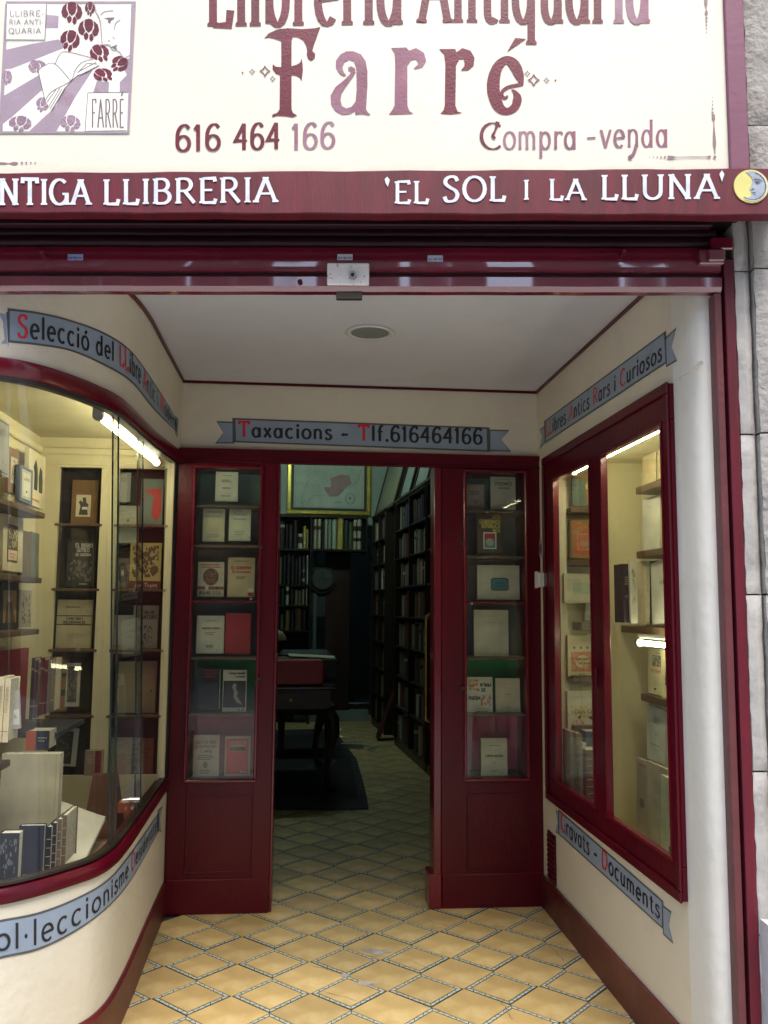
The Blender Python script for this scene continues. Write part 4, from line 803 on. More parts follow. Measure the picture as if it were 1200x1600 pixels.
book('plain navy board facing the street beside the gilt one', (26, 1290, 66, 1366), 'Y', 3.16, (.008, .014, .036), [], thick=.03, lean=0, group=SW)
# open atlas lying at the back, spilling sheets
ob = empty('open_book', 'large open white folio lying slanted on the cabinet floor', 'book', loc=(-.95, 3.7, CZ0))
g = MB(); N = 14
for s in (0, 1):
    V = []
    for i in range(N+1):
        u_ = i/N; x = -1.05+u_*.24; z = CZ0+.012+.09*(1-u_)**2+.02*math.sin(u_*3.1)+s*-.012
        V += [(x, 3.48+.02*u_, z), (x, 3.92, z+.10)]
    g.add(V, [(2*i, 2*i+2, 2*i+3, 2*i+1) for i in range(N)])
g.build('leaves', PAPER, ob, smooth=True)
MB().box((-1.06, 3.47, CZ0+.0005), (-.80, 3.93, CZ0+.008)).build('cover', colmat(TAN), ob)
g = MB(); g.hexa([(-.93, 4.02, CZ0+.001), (-.78, 4.0, CZ0+.001), (-.78, 4.2, CZ0+.001), (-.93, 4.2, CZ0+.001), (-.90, 4.05, CZ0+.26), (-.80, 4.04, CZ0+.26), (-.80, 4.1, CZ0+.26), (-.90, 4.1, CZ0+.26)]); 
tag(g.build('leather_box', colmat((.13, .055, .03))), 'squat brown leather box at the back of the left window floor', 'box')
book('old worn book with a maroon spine leaning at the foot of the niches', (131, 1173, 158, 1212), 'Y', 4.28, (.28, .20, .12), [('r', .6, 0, .95, 1, (.20, .02, .035)), ('n', .1, .5, .8, .03, 6, GRY)], thick=.04, group=INS)
book('loose white sheet curling near the window lock', (190, 1212, 212, 1246), 'Y', 4.15, (.52, .50, .44), [], thick=.004, rot=-.5, group=INS)
book('orange red book lying by the window lock', (183, 1254, 206, 1270), 'Y', 4.0, (.45, .10, .03), [], thick=.1, lean=0, group=INS)
def tube_lamp(label, a, b_, s, parent_label='tube light', strength=9, col=(1, .93, .60)):
    a, b_ = Vector(a), Vector(b_); d = (b_-a).normalized()
    r = empty('tube_light', label, 'tube light', 'fluorescent tubes in the display windows', loc=a)
    MB().cyl(a+d*.012, b_-d*.012, .0115, seg=16).build('tube', mat('lit_tube_%g' % strength, col, .5, emit=strength), r, smooth=True)
    e = MB(); e.cyl(a-d*.012, a+d*.0115, .020); e.cyl(b_-d*.0115, b_+d*.012, .020); e.box(a+Vector((-.018, -.02, .0)), a+Vector((.018, .02, .05))); e.build('end_cap', mat('grey_lamp_plastic', (.30, .30, .32), .4), r)
    e = MB(); up = Vector((0, 0, .032)); e.tube([a+up, b_+up], .010, seg=6); e.build('batten', mat('white_lamp_batten', (.55, .55, .5), .4), r)
    return r
tube_lamp('lit fluorescent tube slanting under the head of the curved left window', (-.80, 3.43, 2.232), (-.735, 4.42, 2.212), 0, strength=20)
# ------------------------------------------------------------------ right display window
rwn = empty('display_window', 'two pane dark red framed window in the right wall with shelves of books', 'shop window', 'display windows either side of the entrance', loc=(XR, 3.7, Wz0))
yA0, yA1 = on(872, 945, 0, XR).y, on(931, 945, 0, XR).y; yB0, yB1 = on(949, 945, 0, XR).y, on(1049, 945, 0, XR).y
Gz0, Gz1 = Wz0+.105, Wz1-.125
f = MB(); a = XR-.018; e_ = XR+.012
e_ = XR+.012; f.box((a, Wy1, Wz0), (e_, Wy0, Gz0), bev=.003); f.box((a, Wy1, Gz1), (e_, Wy0, Wz1), bev=.003)
for (p, q) in ((yA0, Wy0), (yB0, yA1), (Wy1, yB1)): f.box((a+.001, p, Gz0+.0004), (e_, q, Gz1-.0004), bev=.003)
f.build('frame', REDD, rwn)
f = MB(); f.box((a-.010, Wy1-.004, Wz0-.004), (a-.0005, Wy0+.004, Wz0+.032), bev=.003); f.box((a-.010, Wy1-.004, Wz1-.036), (a-.0005, Wy0+.004, Wz1+.004), bev=.003)
f.box((a-.010, Wy1-.004, Wz0+.0325), (a-.0005, Wy1+.030, Wz1-.0365), bev=.003); f.box((a-.010, Wy0-.026, Wz0+.0325), (a-.0005, Wy0+.004, Wz1-.0365), bev=.003); f.build('architrave', REDD, rwn)
for (p, q) in ((yA1, yA0), (yB1, yB0)):
    MB().box((XR+.004, p, Gz0), (XR+.008, q, Gz1)).build('glass_pane', GLASS, rwn)
    g = MB(); t = .012
    g.box((a-.003, p, Gz0), (XR+.003, p+t, Gz1)); g.box((a-.003, q-t, Gz0), (XR+.003, q, Gz1)); g.box((a-.003, p+t+.0004, Gz0), (XR+.003, q-t-.0004, Gz0+t)); g.box((a-.003, p+t+.0004, Gz1-t), (XR+.003, q-t-.0004, Gz1)); g.build('glazing_bead', RED, rwn)
MB().box((XR-.012-.022, (yB0+yA1)/2-.008, 1.18), (XR-.0225, (yB0+yA1)/2+.008, 1.26), bev=.003).build('hinge', REDD, rwn)
cr_ = empty('display_cabinet', 'cream painted inside of the right display window', 'display cabinet', loc=(1.6, 3.7, .6))
KX, KY = 1.86, 4.46
KZ0 = .33
MB().box((XR+.1005, 2.70, KZ0-.03), (KX+.03, KY+.02, KZ0)).build('cabinet_floor', CREAMI, cr_); MB().box((XR+.1005, 2.70, Wz1), (KX+.03, KY+.02, Wz1+.03)).build('cabinet_ceiling', CREAMI, cr_)
MB().box((KX, 2.70, KZ0+.0005), (KX+.03, KY, Wz1-.0005)).build('back_panel', CREAMI, cr_); MB().box((XR+.1005, KY, KZ0+.0005), (KX-.0005, KY+.03, Wz1-.0005)).build('side_panel', CREAMI, cr_)
MB().box((XR+.1005, 2.70, KZ0+.0005), (KX-.0005, 2.73, Wz1-.0005)).build('side_panel', CREAMI, cr_)
def cabshelf(label, box): return tag(MB().box(*box, bev=.003).build('shelf', WOODM), label, 'shelf', 'brown shelves inside the right window')
YE = KY-.13
zz = lambda py: zk(py, 900, YE)
ends = [(792, 'upper'), (875, 'second'), (1056, 'third'), (1134, 'lowest')]
for y, nm in ends: cabshelf('%s short shelf at the far end of the right window' % nm, ((XR+.1005, YE, zz(y+9)), (1.505, KY-.0005, zz(y))))
cabshelf('dark short shelf below the leaning grey card at the far end of the right window', ((XR+.14, YE-.02, zz(985)), (1.505, KY-.0005, zz(972))))
RW = 'books and prints inside the right window'
def rb(label, q, cover, spec=(), Y=YE+.04, **k): return book(label, q, 'Y', Y, cover, spec, group=RW, **k)
rb('brown topped teal decorated book on the upper end shelf', (895, 730, 929, 791), (.08, .11, .09), [('r', 0, .66, 1, 1, (.16, .11, .06)), ('p', .05, .05, .5, .6, (.06, .17, .17), 14), ('r', .58, .05, 1, .62, (.20, .12, .06)), ('t', 'EN', .6, .95, .45, .1, YEL)])
rb('book with a red patterned cover on the second end shelf', (891, 812, 929, 872), (.28, .16, .06), [('p', .12, .08, .95, .92, (.50, .06, .03), 34), ('r', .55, .3, 1, .7, (.22, .17, .09)), ('p', .12, .45, .35, .8, (.12, .16, .14), 14), ('r', 0, 0, .08, 1, (.10, .08, .04))])
rb('ghostly cream album with a pale green label on the third opening', (882, 896, 928, 942), (.52, .49, .38), [('g', [(.3, .3), (.8, .3), (.9, .4), (.9, .6), (.8, .7), (.3, .7)], (.35, .42, .32))])
rb('leaning grey card below the cream album', (914, 914, 936, 970), (.26, .25, .21), [], thick=.01, rot=-.05)
rb('cream book with a pink flowered square on the third end shelf', (888, 993, 929, 1057), (.66, .60, .40), [('n', .15, .9, .88, .015, 1, GRY), ('e', .25, .70, .04, .03, DARKI), ('e', .50, .70, .04, .03, DARKI), ('e', .75, .70, .04, .03, DARKI), ('r', .12, .12, .95, .60, (.58, .20, .14)), ('p', .14, .14, .93, .58, (.64, .34, .24), 20), ('e', .55, .36, .26, .16, (.66, .60, .40)), ('t', 'cancons', .32, .75, .40, .06, DARKI), ('t', 'de breu', .4, .85, .30, .06, DARKI), ('n', .4, .7, .05, .02, 1, DARKI)])
rb('white book with yellow blossom and a title in violet script', (888, 1080, 929, 1140), (.64, .60, .50), [('n', .1, .8, .85, .02, 2, GRY), ('p', .1, .3, .95, .62, (.60, .46, .12), 14), ('t', 'Don Q', .25, .9, .42, .1, (.2, .1, .25)), ('g', [(.35, .32), (.5, .38), (.46, .26)], DARKI), ('g', [(.75, .32), (.9, .36), (.92, .24)], DARKI), ('p', .05, .05, .6, .25, (.55, .25, .25), 6)])
for k, (a_, b_, c, y0, y1) in enumerate([(892, 902, (.34, .26, .22), 1143, 1245), (902, 911, (.20, .15, .10), 1146, 1250), (911, 917, (.46, .42, .34), 1160, 1248), (917, 936, (.11, .05, .05), 1172, 1262)]):
    book(['patterned pinkish', 'brown', 'cream banded', 'maroon backed'][k]+' volume in the tall stack at the far end of the right window', (a_, y0, b_, y1), 'Y', 4.16-k*.05, c, [('r', .0, .12*j, 1, .12*j+.012, TAN) for j in range(1, 8)], thick=.12, lean=0, group=RW)
book('navy boxed folder on top of the tall stack in the right window', (916, 1143, 937, 1166), 'Y', 4.12, (.02, .05, .12), [], thick=.1, lean=0, group=RW)
# side shelves along the back panel
XS = 1.655
def sideshelf(label, px, py):         # far end front corner seen at px,py; runs towards the street
    p = on(px, py, 0, XS); return cabshelf(label, ((XS, 2.74, p.z-.035), (KX-.0005, p.y, p.z))), p
for lab, px, py in (('highest long shelf on the back panel of the right window', 993, 762), ('second long shelf on the back panel of the right window', 994, 862), ('thick third long shelf with a tube light under it', 966, 977), ('fourth long shelf on the back panel of the right window', 1001, 1083), ('lowest long shelf behind the grey journals', 1003, 1185)):
    sideshelf(lab, px, py)
def xb(label, q, cover, spec=(), X=XS+.06, **k): return book(label, q, 'X-', X, cover, spec, group=RW, **k)
xb('tall tan bound book high in the right window', (1003, 690, 1024, 756), (.56, .46, .28), [('p', .4, .25, .6, .5, (.42, .33, .18), 8)])
xb('tan book edge leaning beside the tall one high in the right window', (1026, 688, 1034, 748), (.52, .43, .25), [])
xb('white slipcased book with a round stamp on the second long shelf', (1002, 776, 1030, 860), (.60, .58, .52), [('e', .45, .86, .16, .05, GRY), ('e', .45, .86, .13, .04, (.60, .58, .52)), ('r', 0, .44, .98, .446, GRY), ('r', 0, .47, .98, .476, GRY)])
xb('tan paper book beside the white slipcase', (1031, 762, 1047, 858), (.52, .42, .27), [])
book('slim black spine with gilt lettering on the thick shelf', (975, 881, 986, 973), 'Y', 3.98, (.012, .012, .02), [('n', .2, .8, .76, .02, 4, TAN), ('n', .2, .8, .45, .01, 2, GRY)], thick=.12, lean=0, group=RW)
book('white spine with a vertical black title on the thick shelf', (986, 874, 997, 974), 'Y', 3.95, (.56, .55, .48), [('p', .25, .15, .7, .85, DARKI, 20)], thick=.02, lean=0, group=RW)
xb('cream fore edge beside the white spine on the thick shelf', (993, 877, 1008, 976), (.56, .50, .36), [], X=XS+.02)
xb('black marbled book on the thick shelf', (1003, 877, 1026, 974), (.05, .055, .05), [('p', .05, .05, .95, .95, (.13, .13, .11), 30)], X=XS+.05)
xb('white leaning book with small type on the thick shelf', (1018, 878, 1046, 977), (.58, .57, .52), [('t', 'INDIS', .5, .95, .62, .05, DARKI)], X=XS+.02, rot=.08)
xb('cream pamphlet with a woodcut and red title on the fourth long shelf', (1012, 1014, 1036, 1085), (.60, .54, .34), [('n', .4, .8, .9, .02, 1, DARKI), ('r', .3, .62, .85, .86, (.12, .12, .10)), ('p', .32, .64, .83, .84, (.45, .42, .3), 12), ('t', 'Artibell', .2, .85, .48, .08, RDC), ('n', .4, .8, .36, .02, 4, GRY), ('g', [(.4, .14), (.6, .14), (.5, .08)], DARKI)], X=XS+.03)
xb('tan pamphlet with a small black square woodcut on the fourth long shelf', (1033, 1018, 1052, 1092), (.60, .50, .30), [('r', .3, .28, .8, .55, DARKI), ('p', .32, .30, .78, .53, (.4, .35, .22), 10)], X=XS+.03)
xb('white booklet with centred black title leaning under the fourth shelf', (1010, 1106, 1038, 1190), (.60, .60, .54), [('n', .35, .75, .80, .016, 4, DARKI), ('n', .45, .7, .5, .01, 1, DARKI), ('r', .25, .30, .75, .31, DARKI), ('n', .35, .7, .24, .01, 3, GRY)], X=XS+.02)
xb('pale stained booklet beside the white one under the fourth shelf', (1036, 1114, 1054, 1204), (.54, .49, .40), [('n', .3, .8, .7, .01, 5, GRY)], X=XS+.02)
xb('grey journal with a red headline and two columns in the right window', (993, 1188, 1012, 1310), (.56, .50, .40), [('n', .1, .9, .93, .012, 2, RDC), ('n', .08, .46, .86, .010, 38, GRY), ('n', .54, .92, .86, .010, 38, GRY), ('e', .5, .45, .2, .06, (.16, .15, .13))], X=XS-.03)
xb('grey brown closed journal leaning in the right window', (1008, 1196, 1041, 1332), (.45, .41, .32), [('b', .25, .42, .75, .72, .006, GRY), ('n', .3, .7, .64, .01, 8, GRY)], X=XS-.06)
xb('pale green booklet with a drawn hot air balloon nearest the street', (1031, 1218, 1062, 1356), (.66, .67, .56), [('p', .35, .62, .75, .80, GRY, 6), ('g', [(.42, .24), (.62, .24), (.57, .14), (.47, .14)], (.04, .09, .14)), ('r', .5, .26, .51, .44, GRY), ('e', .5, .47, .08, .025, GRY)], X=XS-.09)
tube_lamp('short lit tube under the head of the right window, near pane', (1.365, 2.95, 2.196), (1.365, 4.30, 2.196), 0, strength=20)
p = on(966, 990, 0, XS); tube_lamp('lit tube under the thick third shelf of the right window', (1.58, 2.95, p.z-.028), (1.58, 4.02, p.z-.028), 0, strength=15)
# small wall boxes
c0, c1 = on(839, 872, 1, YD-.03), on(853, 844, 1, YD-.03)
tb = MB(); tb.box((XR-.03, 4.40, c0.z), (XR-.0005, 4.46, c1.z), bev=.004); o = tb.build('wall_sensor', mat('grey_plastic', (.30, .31, .34), .35)); tag(o, 'small upright grey plastic sensor on the right wall by the window', 'sensor')
MB().box((XR-.034, 4.412, c0.z+.02), (XR-.0305, 4.448, c1.z-.03)).build('face_plate', mat('dark_plastic', (.07, .07, .09), .3), o)
c0, c1 = on(833, 917, 1, 4.42), on(855, 895, 1, 4.42)
tb = MB(); tb.box((XR-.055, 4.38, c0.z), (XR-.0005, 4.45, c1.z), bev=.005); o = tb.build('wall_box', mat('white_box_plastic', (.62, .62, .64), .35)); tag(o, 'square white plastic bell box on the right wall below the grey sensor', 'bell box')
tb = MB(); tb.box((XR-.06, 4.385, c0.z-.006), (XR-.0555, 4.445, c1.z+.006), bev=.001); tb.build('lid', mat('white_box_plastic', (.62, .62, .64), .35), o)
# ------------------------------------------------------------------ roller shutter bar, guides, recess
FAC[0] = True
YS = 2.60
sh = empty('roller_shutter', 'lowered edge of the glossy dark red roller shutter across the entrance', 'roller shutter', loc=(0, YS, 2.47))
X0, X1 = -2.4, 1.318
zt, zm1, zm0, zb = on(600, 385, 1, YS).z, on(600, 426, 1, YS).z, on(600, 432, 1, YS).z, on(600, 456, 1, YS).z
def slatbar(prof, name, mt):
    V = []; xs = [X0+(X1-X0)*i/60 for i in range(61)]; k = len(prof)
    for i, x in enumerate(xs):
        for (y, z) in prof: V.append((x, y+.0010*math.sin(i*1.7)+.0008*math.sin(i*.6+1), z))
    F = [(i*k+j, i*k+(j+1) % k, (i+1)*k+(j+1) % k, (i+1)*k+j) for i in range(60) for j in range(k)]+[tuple(range(k)), tuple(range(60*k, 61*k))[::-1]]
    o = MB().add(V, F).build(name, mt, sh, smooth=True); o.modifiers.new('es', 'EDGE_SPLIT').split_angle = rad(32); return o
BARP = mat('glossy_crackled_red', (.16, .008, .026), .28, .16, 60, .2, 4, coat=1, cior=2.2, crough=.05, stain=((.23, .06, .08), 18, .58, .12, .5))
slatbar([(YS, zm1), (YS-.006, zm1+.004), (YS-.008, zm1+.012), (YS-.006, (zm1+zt)/2), (YS-.002, zt-.006), (YS+.004, zt), (YS+.03, zt), (YS+.03, zm1)], 'slat', BARP)
slatbar([(YS+.012, zm0+.0005), (YS+.012, zm1-.0005), (YS+.03, zm1-.0005), (YS+.03, zm0+.0005)], 'joint_strip', DARKM)
slatbar([(YS-.008, zb+.010), (YS-.012, zb+.014), (YS-.012, zm0-.006), (YS-.004, zm0), (YS+.03, zm0), (YS+.03, zb), (YS, zb)], 'bottom_bar', BARP)
DRAIL = mat('dark_gloss_rail', (.020, .003, .008), .42, .2, 40, spec=.25)
# curled slats going up into the box
for i in range(4):
    z0 = zt+.004+i*.036; y0 = YS+.010+i*.014
    slatbar([(y0, z0), (y0-.007, z0+.008), (y0-.009, z0+.017), (y0-.006, z0+.027), (y0+.001, z0+.034), (y0+.02, z0+.034), (y0+.02, z0)], 'slat', DRAIL)
bx = MB(); bx.box((-2.4, YS+.10, 2.58), (1.37, YS+.12, 3.0)); bx.box((-2.4, 2.465, 2.74), (1.37, YS+.099, 2.76)); tag(bx.build('shutter_box', mat('black_recess_paint', (.018, .008, .012), .4)), 'dark box behind the sign that holds the rolled shutter', 'shutter box')
# the recess bar just under the sign
rb_ = MB(); z0_, z1_ = on(600, 352, 1, 2.50).z, on(600, 340, 1, 2.50).z; rb_.box((-2.4, 2.50, z0_), (1.26, 2.53, z1_+.06), bev=.004); rb_.build('upper_rail', DRAIL, sh)
# lock, pins, stickers, screws, corner blocks
cl = on(543, 430, 1, YS-.014); lk = empty('shutter_lock', 'worn white painted lock plate in the middle of the shutter edge', 'lock', loc=cl)
a0, a1 = on(511, 446, 1, YS-.014), on(577, 413, 1, YS-.014)
MB().box((a0.x, YS-.022, a0.z), (a1.x, YS+.002, a1.z+.002), bev=.003).build('plate', CHROME, lk)
c = on(551, 431, 1, YS-.024); V = MB().cyl(c, c+Vector((0, -.010, 0)), .0125, seg=24); V.build('ring', STEEL, lk, smooth=False)
MB().cyl(c+Vector((0, -.0102, 0)), c+Vector((0, -.0125, 0)), .006, seg=12).build('key_cylinder', DARKM, lk)
a0, a1 = on(525, 466, 1, YS-.004), on(566, 456, 1, YS-.004); MB().box((a0.x, YS-.004, a0.z), (a1.x, YS+.02, a1.z), bev=.002).build('catch', mat('tarnished_metal', (.10, .09, .07), .4, metal=.7), lk)
for (px, py, d, lab) in ((70, 402, 1, 'red painted pin sticking out of the shutter near the left edge'), (970, 400, -1, 'red painted pin sticking out of the shutter near its right end')):
    c = on(px, py, 1, YS); tp = on(px+(-5 if d > 0 else 6), py-8, 1, YS-.05)
    g = MB(); g.cyl(c, tp, .007, r2=.006, seg=12); g.cyl(c+Vector((0, .004, 0)), c+Vector((0, -.006, 0)), .011, seg=12)
    tag(g.build('shutter_pin', RED), lab, 'shutter pin', 'pins on the shutter edge')
c = on(469, 441, 1, YS-.012); g = MB(); g.cyl(c, c+Vector((0, -.008, 0)), .008, seg=8); tag(g.build('bolt', REDD), 'round painted bolt head left of the lock plate', 'bolt')
for px, py, lab, c in ((118, 402, 'blue and white phone number sticker near the left pin', (.28, .32, .55)), (539, 402, 'whitish phone number sticker directly above the lock plate', (.52, .54, .58)), (680, 404, 'blue and white phone number sticker right of the lock', (.50, .55, .70))):
    a0, a1 = on(px-12, py+4.5, 1, YS-.0085), on(px+12, py-4.5, 1, YS-.0085)
    g = MB(); g.box((a0.x, YS-.0105, a0.z), (a1.x, YS-.0075, a1.z)); o = g.build('sticker', colmat(c)); tag(o, lab, 'sticker', 'stickers on the shutter')
    t = MB(); f_, asp = quadmap((a0.x+.003, YS-.0106, a0.z+.003), (a1.x-.003, YS-.0106, a0.z+.003), (a0.x+.003, YS-.0106, a0.z+.009), (a1.x-.003, YS-.0106, a0.z+.009), (0, -1, 0)); write(t, '622 384 757', f_, .2, .8, 0, .1, asp)
    t.build('lettering', mat('blue_ink', (.04, .06, .25), .5), o)
for (a, b_, c_, d, dp, nm) in ((1092, 414, 1130, 391, .030, 'bracket'), (1103, 412, 1128, 393, .045, 'bracket_block'), (1112, 389, 1146, 370, .020, 'bracket')):
    q0, q1 = on(a, b_, 1, YS-.02), on(c_, d, 1, YS-.02); MB().box((q0.x, YS-dp, q0.z), (q1.x, YS+.0, q1.z), bev=.004).build(nm, BARP, sh)
# shutter guide channel on the right
gd = empty('shutter_guide', 'tall red steel shutter channel along the right side of the entrance', 'shutter guide', loc=(1.33, YS, 0))
gx = [on(p, 945, 1, YS).x for p in (1131, 1143, 1148, 1164)]
MB().box((gx[0]+.001, YS-.005, 0), (gx[1], YS+.045, zb-.004), bev=.002).build('inner_flange', mat('dull_red_brown_paint', (.11, .028, .032), .5, .3, 40, .2, 6), gd)
MB().box((gx[1]+.0005, YS+.02, 0), (gx[2]-.0005, YS+.045, 2.66)).build('slot', DARKM, gd)
MB().box((gx[2], YS-.012, 0), (gx[3], YS+.045, 2.62), bev=.003).build('outer_flange', REDF, gd)
# ------------------------------------------------------------------ stone jamb right of the entrance
YJ = 2.575
JAMB = mat('flaking_jamb_paint', (.44, .43, .41), .8, .35, 40, .12, 5, stain=((.30, .29, .28), 7, .50, .12, .8))
sw = empty('wall_stone_front', 'grey painted stone block wall right of the shop front', 'stone wall', loc=(1.6, YJ, 0)); sw['kind'] = 'structure'
random.seed(3)
xj = gx[3]+.002; zrow = [0, .55, 1.02, 1.55, 2.05, 2.58, 3.06, 3.6]
def rough_block(x0, x1, z0, z1, y, dep, mt, par, amp=.003, name='stone_block'):
    nx, nz_ = max(2, int((x1-x0)/.03)), max(2, int((z1-z0)/.03)); V = []; rnd = random.Random(int(x0*999+z0*77)); ph = rnd.random()*9
    for j in range(nz_+1):
        for i in range(nx+1):
            e = (i in (0, nx)) or (j in (0, nz_)); X = x0+(x1-x0)*i/nx; Z = z0+(z1-z0)*j/nz_
            d = amp*(math.sin(X*37+ph)+math.sin(Z*29+ph*2)+math.sin((X+Z)*61))*.5+rnd.uniform(-amp, amp)*.35
            V.append((X+(rnd.uniform(-.002, .002) if e else 0), y+(.012 if e else 0)+d, Z))
    F = [(j*(nx+1)+i, j*(nx+1)+i+1, (j+1)*(nx+1)+i+1, (j+1)*(nx+1)+i) for j in range(nz_) for i in range(nx)]
    mb = MB().add(V, F); mb.box((x0+.001, y+.018, z0+.001), (x1-.001, y+dep, z1-.001)); o_ = mb.build(name, mt, par, smooth=True); o_.modifiers.new('es', 'EDGE_SPLIT').split_angle = rad(40); return o_
MB().box((xj, YJ+.03, 0), (4.2, YJ+.5, 3.6)).build('mortar_bed', mat('stone_joint', (.27, .26, .25), .9, .4), sw)
for r_ in range(len(zrow)-1):
    z0, z1 = zrow[r_]+.002, zrow[r_+1]-.003
    if z0 > 2.6: rough_block(xj-.02 if z0 < 2.7 else gx[3]+.01, 1.405, z0, z1, YJ+.012, .3, STONE, sw)
    else: rough_block(xj, 1.405, z0, z1, YJ+.004, .3, JAMB, sw, amp=.0025)
    xs = [1.412, 1.95+.25*(r_ % 2), 2.6+.2*(r_ % 2), 3.4, 4.2]
    for q in range(4): rough_block(xs[q], xs[q+1]-.008, z0, z1, YJ-.02, .3, STONE, sw)
z_ = on(1185, 1452, 1, 2.5).z
rough_block(gx[3]+.004, 1.50, .0, z_, YJ-.06, .3, mat('bluish_white_stone', (.50, .51, .54), .8, .5, 40, .1, 8), sw, name='plinth_block')
# worn pale paint smears on the jamb
sm = MB(); rnd = random.Random(4)
for (px, py, rx, ry) in ((1156, 640, 8, 120), (1170, 520, 9, 90), (1160, 900, 9, 110), (1176, 1090, 9, 130), (1184, 1380, 9, 60), (1166, 420, 10, 60)):
    P = [on(px+rx*(1+.35*rnd.random()-.2)*math.cos(a), py+ry*(1+.3*rnd.random()-.15)*math.sin(a), 1, YJ-.004) for a in [k*math.pi/12 for k in range(24)]]
    P = [Vector((max(p_.x, xj+.001), p_.y, p_.z)) for p_ in P]
    sm.poly(P)

# ------------------------------------------------------------------ lettered beam under the sign
zb0, zb1 = on(600, 334, 1, YF).z, on(600, 265, 1, YF).z
bm_ = empty('sign_beam', 'red wooden beam with white lettering below the big sign', 'sign beam', loc=(0, YF, zb0))
V = []; N = 80
prof = [(YF, zb0+.003), (YF, zb1-.004), (YF+.006, zb1), (YF+.20, zb1), (YF+.20, zb0+.06), (YF+.045, zb0+.06), (YF+.045, zb0), (YF+.004, zb0)]
for i in range(N+1):
    x = -2.4+(1.47+2.4)*i/N
    for j, (y, z) in enumerate(prof): V.append((x, y+.0008*math.sin(i*2.1), z+.0012*math.sin(i*.9+j)+(0.010*(x-.3) if z > zb1-.01 else 0)))
k = len(prof)
MB().add(V, [(i*k+j, i*k+(j+1) % k, (i+1)*k+(j+1) % k, (i+1)*k+j) for i in range(N) for j in range(k)]+[tuple(range(k)), tuple(range(N*k, N*k+k))[::-1]]).build('board', REDF, bm_)
def fac(px, py, l=0): return on(px, py, 1, YF-l)
def ftext(mb, txt, A, B, h0, h1, lift, **k):
    f = lambda u, v, l: fac(A[0]+(B[0]-A[0])*u, A[1]+(B[1]-A[1])*u-(h0+(h1-h0)*u)*v, lift+l)
    asp = math.hypot(B[0]-A[0], B[1]-A[1])/((h0+h1)/2); write(mb, txt, f, aspect=asp, **k)
t = MB()
kw = dict(wt=.165, thin=.55, serif=.13, track=.10)
ftext(t, 'ANTIGA', (-35, 320), (141, 319), 41, 38, .002, **kw)
ftext(t, 'LLIBRERIA', (161, 319), (433, 315), 38, 38, .002, **kw)
ftext(t, 'EL', (616, 317), (670, 317), 33, 34, .002, **kw)
ftext(t, 'SOL', (692, 315), (790, 313), 39, 37, .002, **kw)
ftext(t, 'I', (815, 312), (830, 311), 30, 30, .002, **kw)
ftext(t, 'LA', (858, 312), (915, 312), 32, 32, .002, **kw)
ftext(t, 'LLUNA', (939, 311), (1123, 310), 37, 38, .002, **kw)
t.poly([fac(x, y, .0025) for x, y in ((601, 280), (605, 276), (609, 281), (606, 292), (603, 287))]); t.poly([fac(x, y, .0025) for x, y in ((1124, 272), (1128, 266), (1132, 272), (1128, 284))])
t.build('lettering', WHITEL, bm_)
# sun and moon emblem
ec = fac(1173, 292); em = empty('emblem', 'round yellow emblem with a grey crescent moon face at the end of the beam', 'emblem', loc=ec)
R_ = (fac(1200, 292)-ec).length
def ee(x, y, l): return ec+Vector((R_*x, -l, R_*y))
g = MB(); n = 48; P0 = [ee(math.cos(2*math.pi*i/n), math.sin(2*math.pi*i/n), .004) for i in range(n)]; P1 = [ee(math.cos(2*math.pi*i/n), math.sin(2*math.pi*i/n), .0) for i in range(n)]
g.add(P0+P1, [tuple(range(n))]+[(i, n+i, n+(i+1) % n, (i+1) % n) for i in range(n)]); g.build('disc', mat('pale_yellow_enamel', (.66, .62, .22), .4, .1, 40, .08, 6), em)
mo = [(-.32, .86), (-.05, .90), (.25, .86), (.55, .70), (.76, .45), (.86, .12), (.84, -.2), (.72, -.5), (.48, -.74), (.2, -.84), (-.15, -.84), (-.52, -.70), (-.2, -.70), (-.02, -.60), (.02, -.52), (-.04, -.46), (.04, -.40), (-.04, -.33), (.0, -.27), (-.13, -.20), (-.02, 0), (.06, .18), (.10, .35), (.02, .55), (-.14, .72)]
g = MB(); g.poly([ee(x, y, .0055) for x, y in mo], 0); g.build('moon', mat('moon_grey_blue', (.33, .38, .46), .5, .2, 60, .2, 30), em)
g = MB()
def line(mb, pts, wd, mapf, l, m=0):
    for (a, b_) in zip(pts, pts[1:]):
        dx, dy = b_[0]-a[0], b_[1]-a[1]; L_ = math.hypot(dx, dy) or 1; nx, ny = -dy/L_*wd/2, dx/L_*wd/2
        mb.add([mapf(a[0]+nx, a[1]+ny, l), mapf(a[0]-nx, a[1]-ny, l), mapf(b_[0]-nx, b_[1]-ny, l), mapf(b_[0]+nx, b_[1]+ny, l)], [(0, 1, 2, 3)], m); l += .00003
for pts, wd in ((E(.02, 0, .80, .84, 75, -128), .035), (CM(.14, .34, .28, .40, .5, .36, .6, .26), .05), (CM(.2, .22, .34, .26, .5, .2), .05), (CM(.22, .18, .34, .12, .46, .16), .03), (CM(.0, -.22, .08, -.16, .12, -.24), .05), (CM(.02, -.40, .14, -.42, .22, -.38), .05), (CM(.1, -.5, .2, -.52), .03)):
    line(g, pts, wd, ee, .0068)
g.add([ee(.34+.05*math.cos(k), .2+.05*math.sin(k), .0072) for k in range(6)], [tuple(range(6))]); g.build('face_lines', mat('indigo_ink', (.03, .05, .12), .5), em)
g = MB(); line(g, E(.02, 0, .875, .90, 72, -120), .03, ee, .0066); g.build('rim_highlight', WHITEL, em)
